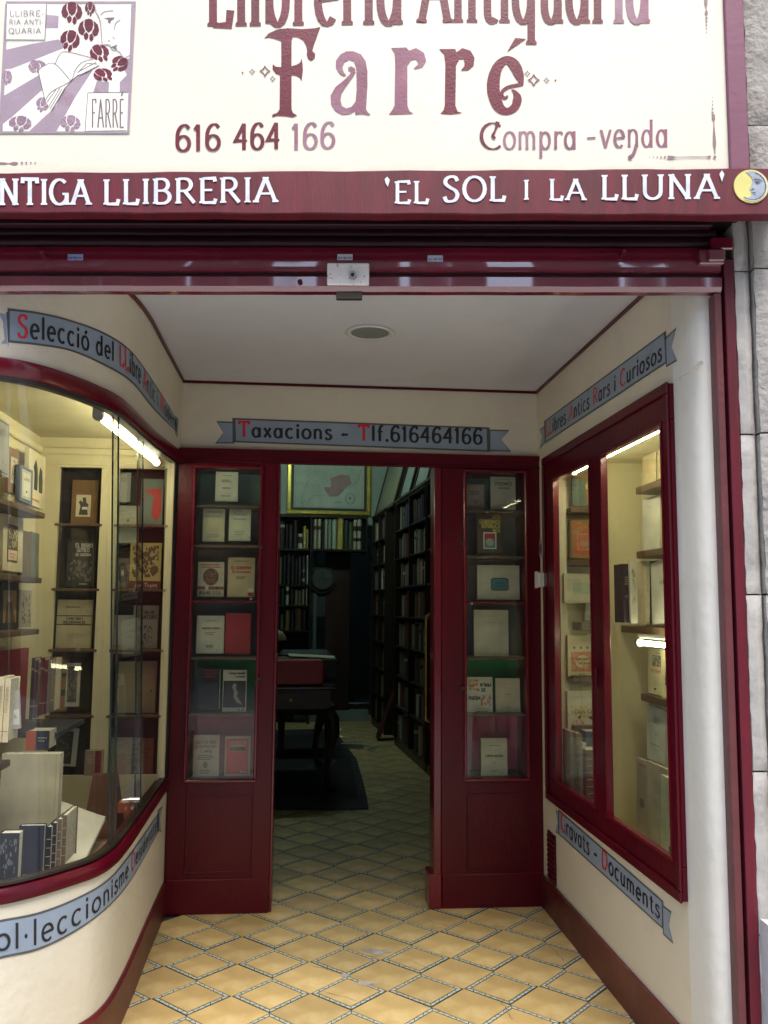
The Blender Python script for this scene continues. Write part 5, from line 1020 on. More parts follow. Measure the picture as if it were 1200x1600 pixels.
# ------------------------------------------------------------------ big painted sign
sg = empty('shop_sign', 'big cream shop sign with maroon art nouveau lettering above the entrance', 'shop sign', loc=(0, YF+.02, zb1))
YG = YF+.02
def sgn(px, py, l=0): return on(px, py, 1, YG-l)
xr0, xr1 = sgn(1134, 130).x, sgn(1164, 130).x
ztop = 3.95
g = MB(); V = []; NX = 60; NZ = 20
for j in range(NZ+1):
    for i in range(NX+1):
        x = -2.4+(xr0+2.4)*i/NX; z = zb1-.01+(ztop-zb1+.01)*j/NZ; V.append((x, YG+.0003*math.sin(i*.9)*math.sin(j*.8+1), z))
g.add(V, [(j*(NX+1)+i, j*(NX+1)+i+1, (j+1)*(NX+1)+i+1, (j+1)*(NX+1)+i) for j in range(NZ) for i in range(NX)]); g.box((-2.4, YG+.004, zb1-.01), (xr0, YG+.16, ztop)); g.build('board', SIGN, sg)
MB().box((xr0+.0005, YG-.012, zb1+.001), (xr1, YG+.16, ztop), bev=.003).build('frame_right', REDM, sg)
def zp(pts, sc, ox, oy): return [(x/sc+ox, y/sc+oy) for x, y in pts]
t = MB()
def ps(pts, sc, ox, oy, l=.0014, mb=None, m=0):
    P = [sgn(x, y, l) for x, y in zp(pts, sc, ox, oy)]; (mb or t).poly(P, m)
F_ = [(422, 225), (450, 195), (500, 172), (560, 165), (650, 170), (720, 165), (752, 158), (735, 205), (712, 270), (705, 298), (722, 315), (720, 340), (700, 356), (680, 345), (672, 320), (675, 295), (668, 265), (650, 235), (620, 218), (590, 215), (583, 240), (583, 388), (615, 378), (635, 365), (641, 340), (648, 375), (650, 410), (642, 475), (632, 455), (610, 443), (583, 440), (583, 640), (592, 662), (617, 676), (590, 687), (545, 680), (500, 678), (470, 687), (470, 672), (500, 660), (513, 640), (515, 440), (490, 430), (472, 405), (473, 375), (490, 390), (523, 393), (523, 240), (480, 225), (450, 218)]
a_ = [(905, 440), (890, 447), (862, 430), (843, 395), (843, 355), (870, 318), (905, 300), (945, 300), (990, 318), (1018, 360), (1028, 420), (1028, 500), (1020, 640), (1030, 658), (1046, 670), (1040, 676), (1000, 668), (957, 672), (955, 650), (925, 668), (880, 672), (840, 650), (815, 610), (812, 560), (840, 510), (890, 470), (925, 435), (930, 420), (915, 412), (915, 395), (935, 388), (955, 402), (958, 425), (940, 455), (900, 510), (875, 550), (870, 590), (880, 622), (905, 635), (935, 625), (958, 595), (965, 520), (963, 400), (950, 360), (920, 350), (893, 365), (880, 395), (890, 425)]
r1 = [(22, 150), (70, 148), (78, 158), (100, 150), (125, 165), (132, 190), (120, 210), (100, 216), (92, 214), (108, 200), (100, 185), (85, 188), (73, 205), (73, 330), (80, 348), (92, 355), (60, 357), (15, 358), (25, 345), (33, 330), (35, 200), (33, 165)]
r2 = [(172, 153), (222, 153), (227, 163), (245, 150), (270, 158), (283, 180), (280, 205), (262, 220), (240, 220), (252, 205), (250, 185), (235, 185), (225, 205), (223, 330), (230, 348), (245, 353), (210, 357), (176, 355), (186, 345), (190, 330), (192, 200), (188, 170)]
ps(F_, 3.75, 300, 0); ps(r2, 2, 600, 0)
tl = MB(); ps(a_, 3.75, 300, 0, mb=tl); ps(r1, 2, 600, 0, mb=tl)
ps([(520, 158), (565, 162), (485, 218)], 2.6667, 610, 0)
def vstroke(mb, pw, sc, ox, oy, mapf, l=.0024, m=0, n=6):
    xs = [p[0] for p in pw]; ctl = CM(*[v for p in pw for v in p[:2]], n=n); ws = CM(*[v for i, p in enumerate(pw) for v in (i, p[2])], n=n)
    A = []; B = []
    for i, (x, y) in enumerate(ctl):
        a, b_ = ctl[max(i-1, 0)], ctl[min(i+1, len(ctl)-1)]; dx, dy = b_[0]-a[0], b_[1]-a[1]; L_ = math.hypot(dx, dy) or 1; w_ = max(ws[i][1], 1)/2
        A.append(mapf((x-dy/L_*w_)/sc+ox, (y+dx/L_*w_)/sc+oy, l)); B.append(mapf((x+dy/L_*w_)/sc+ox, (y-dx/L_*w_)/sc+oy, l))
    k = len(ctl); mb.add(A+B, [(i, i+1, k+i+1, k+i) for i in range(k-1)], m)
vstroke(t, [(548, 352, 14), (536, 312, 40), (514, 268, 46), (482, 250, 34), (448, 278, 42), (430, 335, 52), (432, 392, 52), (452, 445, 44), (485, 464, 30), (518, 446, 34), (529, 410, 36), (518, 384, 18), (505, 374, 5)], 2.6667, 610, 0, sgn, .0016)
vstroke(t, [(553, 350, 12), (520, 356, 14), (488, 364, 14), (466, 382, 14), (466, 402, 14), (480, 408, 12), (489, 398, 8)], 2.6667, 610, 0, sgn, .0020)
# upper line of the sign, most of it above the picture
def utext(mb, txt, A, B, h, lift=.0012, **k):
    f = lambda u, v, l: sgn(A[0]+(B[0]-A[0])*u, A[1]+(B[1]-A[1])*u-h*v, lift+l)
    write(mb, txt, f, aspect=math.hypot(B[0]-A[0], B[1]-A[1])/h, **k)
ukw = dict(wt=.105, thin=.55, serif=.075, track=.10)
utext(t, 'Llibreria', (325, 40), (628, 36), 118, **ukw)
utext(t, 'Antiquar', (655, 34), (952, 35), 112, **ukw)
utext(tl, 'ia', (960, 35), (1014, 34), 112, **ukw)
utext(t, '616', (274, 236), (345, 234), 40, wt=.15, thin=.5, serif=.07, track=.1); utext(t, '464', (366, 234), (438, 232), 40, wt=.15, thin=.5, serif=.07, track=.1)
utext(tl, '166', (456, 234), (524, 231), 40, wt=.14, thin=.5, serif=.07, track=.1)
utext(t, 'C', (749, 233), (786, 233), 41, wt=.14, thin=.3, serif=0, track=.05); vstroke(t, [(778, 190, 7), (774, 203, 3), (770, 212, 5), (774, 216, 4)], 1, 0, 0, sgn, .003)
utext(tl, 'ompra', (786, 233), (901, 232), 42, wt=.10, thin=.5, serif=.06, track=.08); utext(tl, '-', (914, 228), (934, 228), 36, wt=.10, thin=.8, track=.05)
utext(tl, 'venda', (938, 230), (1044, 229), 42, wt=.10, thin=.5, serif=.06, track=.10); vstroke(tl, [(995, 224, 5), (990, 240, 5), (983, 246, 4), (988, 248, 2)], 1, 0, 0, sgn, .003)
# little diamonds, corner flourishes
def diamond(mb, cx, cy, rx, ry, hollow=True, l=.0024):
    n = 12
    def pt_(s, k): 
        a = 2*math.pi*k/n; c, s_ = math.cos(a), math.sin(a); q = abs(c)**1.6+abs(s_)**1.6; f = 1/(abs(c)**.75+abs(s_)**.75)**(1/.75)
        return sgn(cx+rx*s*f*c, cy+ry*s*f*s_, l)
    O = [pt_(1, k) for k in range(n)]
    if hollow:
        I = [pt_(.68, k) for k in range(n)]; mb.add(O+I, [(i, (i+1) % n, n+(i+1) % n, n+i) for i in range(n)])
    else: mb.add(O, [tuple(range(n))])
for cx, cy, r in ((379, 113.5, 2), (394, 112, 5), (414, 111, 9), (426, 123, 5)): diamond(t, cx, cy, r, r, r > 3)
for cx, cy, r in ((824, 115, 5), (834, 125, 10), (854, 125.5, 5), (868, 125.5, 2)): diamond(t, cx, cy, r, r, r > 3)
fl = MB()
def dot(mb, x, y, r, l=.0024): mb.add([sgn(x+r*math.cos(k*math.pi/4), y+r*math.sin(k*math.pi/4), l) for k in range(8)], [tuple(range(8))])
for k in range(5): dot(fl, 1113.5, 152+k*6, .7+.25*k)
for k in range(5): dot(fl, 1015+k*6, 245.5, .7+.25*k)
vstroke(fl, [(1114.5, 178, 4), (1115, 186, 5), (1115.5, 192, 1.2), (1116, 210, 3.5), (1116.5, 225, 5), (1117, 236, 1.5), (1117, 240, 2.5)], 1, 0, 0, sgn, .0015)
vstroke(fl, [(1043, 245.5, 5), (1052, 245.8, 4), (1058, 245.5, 1.2), (1085, 245.3, 1.5), (1104, 245.2, 1.5), (1108, 245, 4), (1111, 245, 2)], 1, 0, 0, sgn, .0027)
dot(fl, 1117, 245.3, 2.4, .0027)
for k in range(5): dot(fl, 1104, 28+k*5.6, 1.9-.25*k)
vstroke(fl, [(1103, -20, 4), (1103, 4, 5), (1103.5, 14, 1.5), (1103.8, 20, 5), (1104, 24, 2)], 1, 0, 0, sgn, .0015)
for k in range(4): dot(fl, 34+k*7, 254.3, 1.8-.2*k)
vstroke(fl, [(-20, 255, 1.5), (4, 255, 3), (14, 255.2, 1.2), (22, 255.2, 5), (28, 254.8, 2)], 1, 0, 0, sgn, .0015)
t.build('lettering', BORD, sg); tl.build('faded_lettering', mat('faded_mauve_lettering', (.23, .085, .135), .36, .1, 150, .2, 8, stain=((.36, .24, .31), 5, .42, .3, .85)), sg); fl.build('corner_flourish', mat('faded_plum_line', (.26, .16, .19), .5), sg)
# printed panel with books, flowers and a profile
lp = empty('picture_panel', 'painted square panel with open book, blossoms and a face in profile', 'painted panel', loc=sgn(100, 206))
def lz(pts, l, mb, m=0): mb.poly([sgn(x/5.4545, y/5.4545, l) for x, y in pts], m)
def lzm(x, y, l): return sgn(x/5.4545, y/5.4545, l)
g = MB(); lz([(60, 30), (1120, 30), (1085, 1125), (10, 1130)], .0020, g); g.build('ground', mat('panel_cream', (.80, .79, .72), .4), lp)
g = MB()
for q in ([(45, 12), (1158, 12), (1155, 32), (60, 32)], [(1120, 33), (1155, 33), (1102, 1138), (1084, 1120)], [(-10, 1118), (1083, 1121), (1100, 1138), (-12, 1138)], [(45, 33), (68, 33), (22, 1117), (-12, 1117)]): lz(q, .0026, g)
purple = g
for q in ([(390, 125), (500, 135), (495, 240), (385, 240)], [(50, 425), (250, 378), (500, 335), (560, 400), (530, 415), (100, 585), (45, 590)],
          [(25, 820), (330, 640), (470, 560), (420, 760), (350, 775), (110, 990), (20, 1060)], [(240, 1125), (480, 900), (560, 700), (650, 610), (790, 600), (640, 830), (480, 1120)], [(1020, 500), (1110, 500), (1100, 790), (1020, 790), (1020, 700), (1080, 640)]):
    lz(q, .0022, g)
lz([(825, 690), (930, 700), (925, 785), (795, 785)], .0023, g)
g.build('bands', LILAC, lp)
pl = MB(); wl_ = MB()
def blossom(cx, cy, rx, ry, rot=0, mb=None):
    mb = mb or pl; c, s = math.cos(rot), math.sin(rot)
    def T(x, y, l): return lzm(cx+(x*c-y*s)*rx, cy+(x*s+y*c)*ry, l)
    for petal in ([(-.95, -.1), (-.8, -.6), (-.45, -.9), (-.5, -.4), (-.3, .1), (-.55, .5), (-.85, .3)], [(-.35, -.95), (0, -1.05), (.35, -.95), (.42, -.5), (.3, 0), (.0, .25), (-.25, .0), (-.38, -.45)],
                  [(.45, -.88), (.82, -.5), (.95, 0), (.8, .45), (.5, .6), (.3, .25), (.5, -.2)], [(-.45, .45), (-.2, .2), (0, .45), (-.05, .75), (-.25, .95), (-.4, .75)], [(.1, .45), (.28, .3), (.45, .65), (.4, .9), (.2, 1.1), (.05, .8)]):
        mb.poly([T(x, y, .0030) for x, y in petal])
for q in ((612, 110, 95, 92, 0), (755, 255, 95, 92, 0), (595, 345, 90, 88, .3), (850, 455, 88, 78, -.5), (1015, 545, 78, 70, .9), (880, 640, 85, 62, -.7), (765, 75, 45, 60, .1)): blossom(*q)
lil = MB()
for q in ((320, 570, 80, 62, -.6), (60, 660, 45, 62, .5), (170, 1055, 105, 68, .2), (600, 1055, 92, 72, .1), (360, 890, 60, 62, .5)): blossom(*q, mb=lil)
pl.build('dark_blossoms', BORD, lp); lil.build('pale_blossoms', mat('plum_grey_paint', (.30, .20, .27), .4, .3, 90, .15, 8), lp)
cr = MB(); lz([(325, 600), (375, 560), (460, 545), (470, 500), (550, 440), (700, 470), (800, 500), (850, 550), (760, 605), (660, 640), (610, 685), (555, 745), (440, 940), (385, 860)], .0036, cr)
lz([(62, 33), (396, 33), (382, 340), (52, 338)], .0032, cr); lz([(748, 790), (1090, 787), (1080, 1110), (725, 1115)], .0036, cr); lz([(808, 40), (1118, 40), (1105, 470), (1060, 495), (1025, 450), (1000, 430), (960, 425), (925, 385), (870, 375), (865, 200)], .0034, cr)
cr.build('pale_shapes', mat('panel_cream', (.80, .79, .72), .4), lp)
ln_ = MB()
for pts in (CM(806, 40, 815, 100, 850, 170, 862, 260, 868, 350, 880, 382, 930, 376, 945, 400, 960, 425, 1000, 432, 1028, 455, 1035, 480, 1060, 495, 1110, 470), CM(857, 130, 890, 100, 965, 90), CM(975, 255, 985, 200, 1025, 168), CM(918, 352, 925, 345, 940, 352), CM(960, 312, 972, 325, 975, 335),
            L(325, 600, 385, 860), CM(325, 600, 375, 560, 470, 545, 600, 685), CM(470, 545, 500, 480, 550, 440, 700, 470, 800, 500), CM(385, 860, 440, 780, 600, 690, 640, 600, 700, 530, 800, 500), L(400, 870, 480, 760), L(420, 900, 510, 750), L(440, 940, 555, 745), L(430, 920, 530, 755), L(660, 620, 740, 540, 830, 545), L(680, 640, 850, 552), L(670, 610, 820, 530),
            L(396, 33, 382, 340, 52, 338), L(725, 1115, 748, 790, 1090, 787)):
    line(ln_, pts, 5, lzm, .0042)
ln_.poly([lzm(x, y, .0042) for x, y in ((945, 400), (1003, 378), (990, 400), (998, 425), (970, 415))]); ln_.poly([lzm(x, y, .0042) for x, y in ((885, 155), (925, 150), (978, 148), (965, 165), (945, 175), (940, 200), (918, 188), (925, 168))])
for txt, x0, x1, y, h in (('LLIBRE-', 82, 375, 138, 48), ('RIA ANTI-', 78, 372, 208, 42), ('QUARIA', 72, 350, 285, 46)):
    f_ = lambda u, v, l, x0=x0, x1=x1, y=y, h=h: lzm(x0+(x1-x0)*u, y-h*v, .0044+l*.3)
    write(ln_, txt, f_, .10, .8, .0, .12, (x1-x0)/h)
f_ = lambda u, v, l: lzm(780+280*u, 1084-238*v, .0044+l*.3); write(ln_, 'FARRÉ', f_, .045, .9, .02, .14, 280/238)
ln_.build('drawn_lines', mat('grey_ink_line', (.16, .12, .14), .5), lp)
# wall behind and above everything on the street side
w = MB(); w.box((-14, YG+.165, 2.86), (16, YG+.6, 14)); tag(w.build('wall_facade_upper', STONE), 'grey stone facade above the shop', kind='structure')
w = MB(); w.box((4.2, 2.58, 0), (16, 3.0, 2.86)); w.box((-14, 2.6, 0), (-2.4, 3.0, 2.86)); tag(w.build('wall_facade_side', STONE), 'grey facade on both sides of the shop front', kind='structure')
FAC[0] = False
# ------------------------------------------------------------------ back room (its walls run a few degrees off the entrance)
AR = .067; RO = Vector((0, 8.1, 0))
def rr(x, y, z=0): c, s = math.cos(AR), math.sin(AR); return Vector((x*c-(y-8.1)*s, 8.1+x*s+(y-8.1)*c, z))
def rmb(mb, name, mats, parent=None, smooth=False):
    mb.V = [rr(v.x, v.y, v.z) for v in mb.V]; return mb.build(name, mats, parent, smooth)
def ron(px, py, y):              # point of the photograph on a plane across the back room
    d = ray(px, py); n = Vector((-math.sin(AR), math.cos(AR), 0)); p0 = rr(0, y); t = (p0-O0).dot(n)/d.dot(n); P = O0+d*t
    q = P-Vector((0, 8.1, 0)); c, s = math.cos(AR), math.sin(AR); return Vector((q.x*c+q.y*s, 8.1-q.x*s+q.y*c, P.z))
def rside(px, py, x):            # point on a plane along the side of the back room
    d = ray(px, py); n = Vector((math.cos(AR), math.sin(AR), 0)); p0 = rr(x, 8.1); t = (p0-O0).dot(n)/d.dot(n); P = O0+d*t
    q = P-Vector((0, 8.1, 0)); c, s = math.cos(AR), math.sin(AR); return Vector((q.x*c+q.y*s, 8.1-q.x*s+q.y*c, P.z))
XW = 1.16; YW = 11.85
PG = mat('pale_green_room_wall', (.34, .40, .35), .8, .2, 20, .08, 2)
w = MB(); w.box((XW+.33, 4.9, 0), (XW+.40, YW+2.5, 4.0)); o = rmb(w, 'wall_room_right', PG); tag(o, 'green grey wall above the right bookcases in the shop', kind='structure')
w = MB(); w.box((-3.2, YW, 2.62), (XW+.33, YW+.1, 4.0)); w.box((-3.2, YW, 0), (.16, YW+.1, 2.62)); o = rmb(w, 'wall_room_back', PG); tag(o, 'pale green end wall of the shop with a doorway', kind='structure')
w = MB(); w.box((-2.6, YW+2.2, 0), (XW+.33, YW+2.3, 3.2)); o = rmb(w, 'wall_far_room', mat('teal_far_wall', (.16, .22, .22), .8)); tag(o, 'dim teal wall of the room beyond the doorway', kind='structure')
w = MB(); w.box((-3.25, YB+.13, 0), (-3.2, YW+2.3, 4.0)); tag(w.build('wall_room_left', PG), 'green grey left wall of the shop', kind='structure')
w = MB(); w.box((-3.3, YB+.125, 4.0), (2.2, YW+2.6, 4.1)); tag(w.build('ceiling_room', WHITE), 'high white ceiling of the shop', kind='structure')
w = MB(); w.box((XR+.11, YB+.1, 0), (2.2, YB+.2, 4.0)); w.box((-3.2, YB+.13, 0), (-.80, YB+.2, 4.0)); w.box((-.80, YB+.125, ZC+.1), (XR+.11, YB+.2, 4.0)); tag(w.build('wall_room_front', PG), 'inner side of the shop front wall', kind='structure')
w = MB(); w.box((-2.5, 2.75, 2.81), (1.9, YB+.12, 2.95)); w.box((-1.5, CY+.13, .0), (-.66, YB+.12, ZC)); tag(w.build('wall_cavity', mat('cavity_plaster', (.2, .2, .2), .9)), 'plaster above and behind the display cabinets', kind='structure')
w = MB(); w.box((KX+.04, 2.7, 0), (KX+.1, YB+.1, 2.7)); w.box((XR+.11, 2.66, 2.32), (KX+.04, YB+.1, 2.66)); w.box((XR+.11, 2.7, 0), (KX+.04, YB+.1, .29)); tag(w.build('wall_cavity_right', mat('cavity_plaster', (.2, .2, .2), .9)), 'plaster around the right display cabinet', kind='structure')
# shared book body for the shop shelves
def bookmesh():
    P = [(-.5, -.5), (-.42, -.62), (-.2, -.70), (.2, -.70), (.42, -.62), (.5, -.5), (.5, .5), (-.5, .5)]
    V = [(x, y, 0) for x, y in P]+[(x, y, 1) for x, y in P]; n = 8
    F = [(i, (i+1) % n, n+(i+1) % n, n+i) for i in range(n)]+[tuple(range(n, 2*n)), tuple(range(n))[::-1]]
    me = bpy.data.meshes.new('book_body'); me.from_pydata(V, [], F); me.materials.append(PAGES); me.materials.append(PAGES)
    me.polygons.foreach_set('material_index', [0]*5+[0, 1, 0]+[1, 1]); me.update(); return me
BM = bookmesh()
bandm = bpy.data.meshes.new('band'); bandm.from_pydata([(-.505, -.51, 0), (-.43, -.635, 0), (-.2, -.715, 0), (.2, -.715, 0), (.43, -.635, 0), (.505, -.51, 0), (-.505, -.51, 1), (-.43, -.635, 1), (-.2, -.715, 1), (.2, -.715, 1), (.43, -.635, 1), (.505, -.51, 1)], [], [(i, i+1, i+7, i+6) for i in range(5)]); bandm.materials.append(PAGES)
def spine(label, cx, cy, z, w_, d_, h, c, rz, group, band=None):
    o = bpy.data.objects.new('book', BM); COL.objects.link(o); o.location = rr(cx, cy, z); o.rotation_euler = (0, 0, rz+AR); o.scale = (w_, d_, h)
    o.material_slots[0].link = 'OBJECT'; o.material_slots[0].material = colmat(c); tag(o, label, 'book', group)
    for (b0, b1, bc) in (band or []):
        q = bpy.data.objects.new('spine_label', bandm); COL.objects.link(q); q.parent = o; q.location = (0, 0, b0); q.scale = (1, 1, b1-b0)
        q.material_slots[0].link = 'OBJECT'; q.material_slots[0].material = colmat(bc)
    return o
# bookcase under the map on the end wall
yF = YW-.30
bc = empty('bookcase', 'dark bookcase on the end wall under the framed map', 'bookcase', 'dark wooden bookcases in the shop', loc=rr(-.5, YW-.15, 0))
rw_ = {}
for nm, py in (('t', 806), ('a', 857), ('b', 913), ('c', 945), ('d', 985)): rw_[nm] = ron(470, py, yF).z
xl, xm_, xr_ = -1.3, ron(485, 900, yF).x, ron(573, 830, yF).x
def bpart(a, b_, nm='shelf', par=bc): g = MB(); g.box(a, b_, bev=.004); return rmb(g, nm, WOODD, par)
for nm in ('a', 'b', 'c', 'd'): bpart((xl, yF, rw_[nm]-.03), (xm_-.012, YW-.02, rw_[nm]))
bpart((xm_+.013, yF, rw_['a']-.03), (xr_-.012, YW-.02, rw_['a'])); bpart((xl, yF-.01, rw_['t']-.02), (xr_+.02, YW-.002, rw_['t']+.02), 'top_board')
bpart((xl, yF, .75), (xm_-.012, YW-.02, .78)); bpart((xl, yF, .35), (xm_-.012, YW-.02, .38))
bpart((xm_-.012, yF-.005, 0), (xm_+.012, YW-.02, rw_['t']-.0205), 'upright'); bpart((xr_-.012, yF-.005, rw_['a']-.03), (xr_+.012, YW-.02, rw_['t']-.0205), 'upright'); bpart((xl-.025, yF-.005, 0), (xl, YW-.02, rw_['t']-.0205), 'upright')
bpart((xl, YW-.019, 0), (xm_, YW-.003, rw_['t']-.03), 'back_board')
DK = (.025, .02, .022); VEL = (.50, .47, .33); GRNV = (.28, .34, .25)
rowA = [(436, 445, 815, DK, [(.78, .88, GRY)]), (446, 450, 819, DK, []), (451, 457, 820, (.04, .035, .03), []), (458, 465, 813, DK, []), (465.5, 473, 834, (.60, .62, .55), [(.35, .8, DK)]), (474, 478, 822, YEL, [(.2, .3, IVO)]), (478.5, 482, 827, (.40, .33, .12), []),
        (490, 495, 811, VEL, [(.64, .76, (.10, .03, .02))]), (496, 502, 811, VEL, [(.64, .76, (.10, .03, .02))]), (502.5, 506, 818, DK, []), (507, 512, 811, (.40, .42, .30), []), (512.5, 518, 812, GRNV, []), (519, 526, 812, (.46, .52, .42), []), (527, 537, 809, (.52, .42, .10), [(.78, .79, DK), (.70, .71, DK)]), (538, 544, 813, (.05, .06, .05), []), (545, 551, 817, (.10, .12, .07), []), (552, 557.5, 812, VEL, [(.62, .78, DK), (.28, .38, DK)]), (558, 565, 812, VEL, [(.62, .78, DK), (.28, .38, DK)])]
cn = {id(DK): 'black'}
def cname(c):
    r, g_, b_ = c; m_ = max(c)
    if m_ < .06: return 'blackish'
    if r > .3 and g_ > .3 and b_ > .3: return 'pale cream' if r >= b_ else 'pale'
    if r > 1.3*g_ and g_ > 1.25*b_: return 'brown' if r < .3 else 'tan'
    if r > 1.8*g_: return 'dark red'
    if g_ >= r and g_ >= b_: return 'greenish'
    if b_ > r: return 'bluish'
    return 'greyish'
def ordinal(i): return ['first', 'second', 'third', 'fourth', 'fifth', 'sixth', 'seventh', 'eighth', 'ninth', 'tenth', 'eleventh', 'twelfth', 'thirteenth', 'fourteenth', 'fifteenth', 'sixteenth', 'seventeenth', 'eighteenth', 'nineteenth', 'twentieth'][i]
def rowbooks(row, z, rown):
    for i, (a, b_, yt, c, bd) in enumerate(row):
        xa, xb_ = ron(a, 850, yF).x, ron(b_, 850, yF).x; h = ron((a+b_)/2, yt, yF).z-z
        spine('%s book, %s from the left in the %s row under the map' % (cname(c), ordinal(i), rown), (xa+xb_)/2, yF+.12, z+.001, (xb_-xa)*.95, .17, h, c, 0, 'books on the end wall bookcase', bd)
rowbooks(rowA, rw_['a'], 'top')
rowbooks([(436, 442, 871, (.14, .10, .04), []), (443, 448, 868, DK, []), (448.5, 455, 866, DK, []), (455.5, 461, 868, (.03, .025, .03), []), (461.5, 466, 872, DK, []), (466.5, 472, 870, (.04, .03, .03), []), (472.5, 478, 869, DK, [(.1, .2, GRY), (.45, .5, GRY)]), (479, 483, 868, (.22, .26, .25), [])], rw_['b'], 'second')
rowbooks([(434, 440, 920, DK, []), (440.5, 446.5, 920, (.03, .04, .05), []), (448, 453.5, 917, (.45, .50, .42), [(.55, .78, DK)]), (455, 461, 920, DK, []), (462, 467, 922, (.20, .18, .11), []), (467.5, 472, 923, (.17, .16, .10), []), (473, 477.5, 921, (.24, .22, .13), []), (479.5, 482, 919, (.38, .36, .26), [])], rw_['c'], 'third')
rowbooks([(433, 439, 952, (.09, .08, .05), []), (440, 446, 960, (.08, .07, .05), []), (448, 455.5, 954, (.17, .13, .04), []), (456.5, 462, 954, DK, []), (463, 474, 951, (.10, .045, .03), []), (475, 480, 952, DK, [])], rw_['d'], 'fourth')
# framed map over it
mp_ = empty('framed_map', 'large framed map of a coast with a red tinted province, in a gilt frame', 'framed map', loc=rr(0, YW-.05, 2.8))
ax, az0, bx_, az1 = ron(448, 805, YW-.05).x, ron(500, 806, YW-.05).z+.02, ron(579, 800, YW-.05).x, 3.62
g = MB(); fw = .055
g.box((ax, YW-.05, az0), (bx_, YW-.004, az0+fw), bev=.008); g.box((ax, YW-.05, az1-fw), (bx_, YW-.004, az1), bev=.008); g.box((ax, YW-.05, az0+fw+.0005), (ax+fw, YW-.004, az1-fw-.0005), bev=.008); g.box((bx_-fw, YW-.05, az0+fw+.0005), (bx_, YW-.004, az1-fw-.0005), bev=.008); rmb(g, 'frame', GOLD, mp_)
g = MB(); g.box((ax+fw, YW-.03, az0+fw), (bx_-fw, YW-.02, az1-fw)); rmb(g, 'mount', mat('dark_green_mount', (.02, .035, .03), .6), mp_)
i0, i1, k0, k1 = ax+fw+.035, bx_-fw-.035, az0+fw+.035, az1-fw-.035
g = MB(); g.box((i0, YW-.034, k0), (i1, YW-.0305, k1)); rmb(g, 'map_sheet', mat('aged_green_map_paper', (.42, .46, .38), .6, .1, 20, .14, 3, stain=((.26, .30, .25), 7, .5, .25, .5)), mp_)
def mm_(x, y, l): return Vector((i0+(i1-i0)*x, YW-.0345-l, k0+(k1-k0)*y))
g = MB(); g.poly([mm_(x, y, .0004) for x, y in ((.42, .42), (.52, .42), (.52, .60), (.66, .68), (.78, .66), (.82, .50), (.72, .40), (.70, .34), (.62, .24), (.52, .23), (.46, .30))], 0); rmb(g, 'province_tint', mat('faded_red_tint', (.34, .20, .20), .6, .1, 20, .1, 10), mp_)
g = MB(); rnd = random.Random(11)
coast = CM(.10, .06, .16, .14, .20, .10, .26, .22, .40, .26, .5, .24, .62, .26, .70, .38, .84, .46, .92, .60, .95, .8)
line(g, coast, .006, mm_, .0008)
bd = CM(.10, .06, .14, .3, .2, .52, .26, .58, .30, .72, .28, .9); line(g, bd, .004, mm_, .0008)
for k in range(46):
    x = rnd.uniform(.16, .9); y = rnd.uniform(.3, .92); 
    if y < .2+.45*x-.02: continue
    line(g, CM(x, y, x+rnd.uniform(-.05, .05), y-.04, x+rnd.uniform(-.06, .06), y-.09, n=3), .0022, mm_, .0008+.0001*(k % 4))
line(g, E(.80, .20, .065, .11, 0, 360), .010, mm_, .0010); line(g, E(.80, .20, .045, .08, 0, 360), .003, mm_, .0010); g.add([mm_(.80+.02*math.cos(k), .21+.035*math.sin(k), .001) for k in range(6)], [tuple(range(6))])
for q in ((.02, .02, .98, .02), (.98, .02, .98, .98), (.02, .02, .02, .98)): line(g, L(*q), .003, mm_, .0009)
g.add([mm_(.58, .115, .001), mm_(.67, .115, .001), mm_(.67, .125, .001), mm_(.58, .125, .001)], [(0, 1, 2, 3)])
rmb(g, 'map_lines', mat('map_line_ink', (.14, .16, .13), .6), mp_)
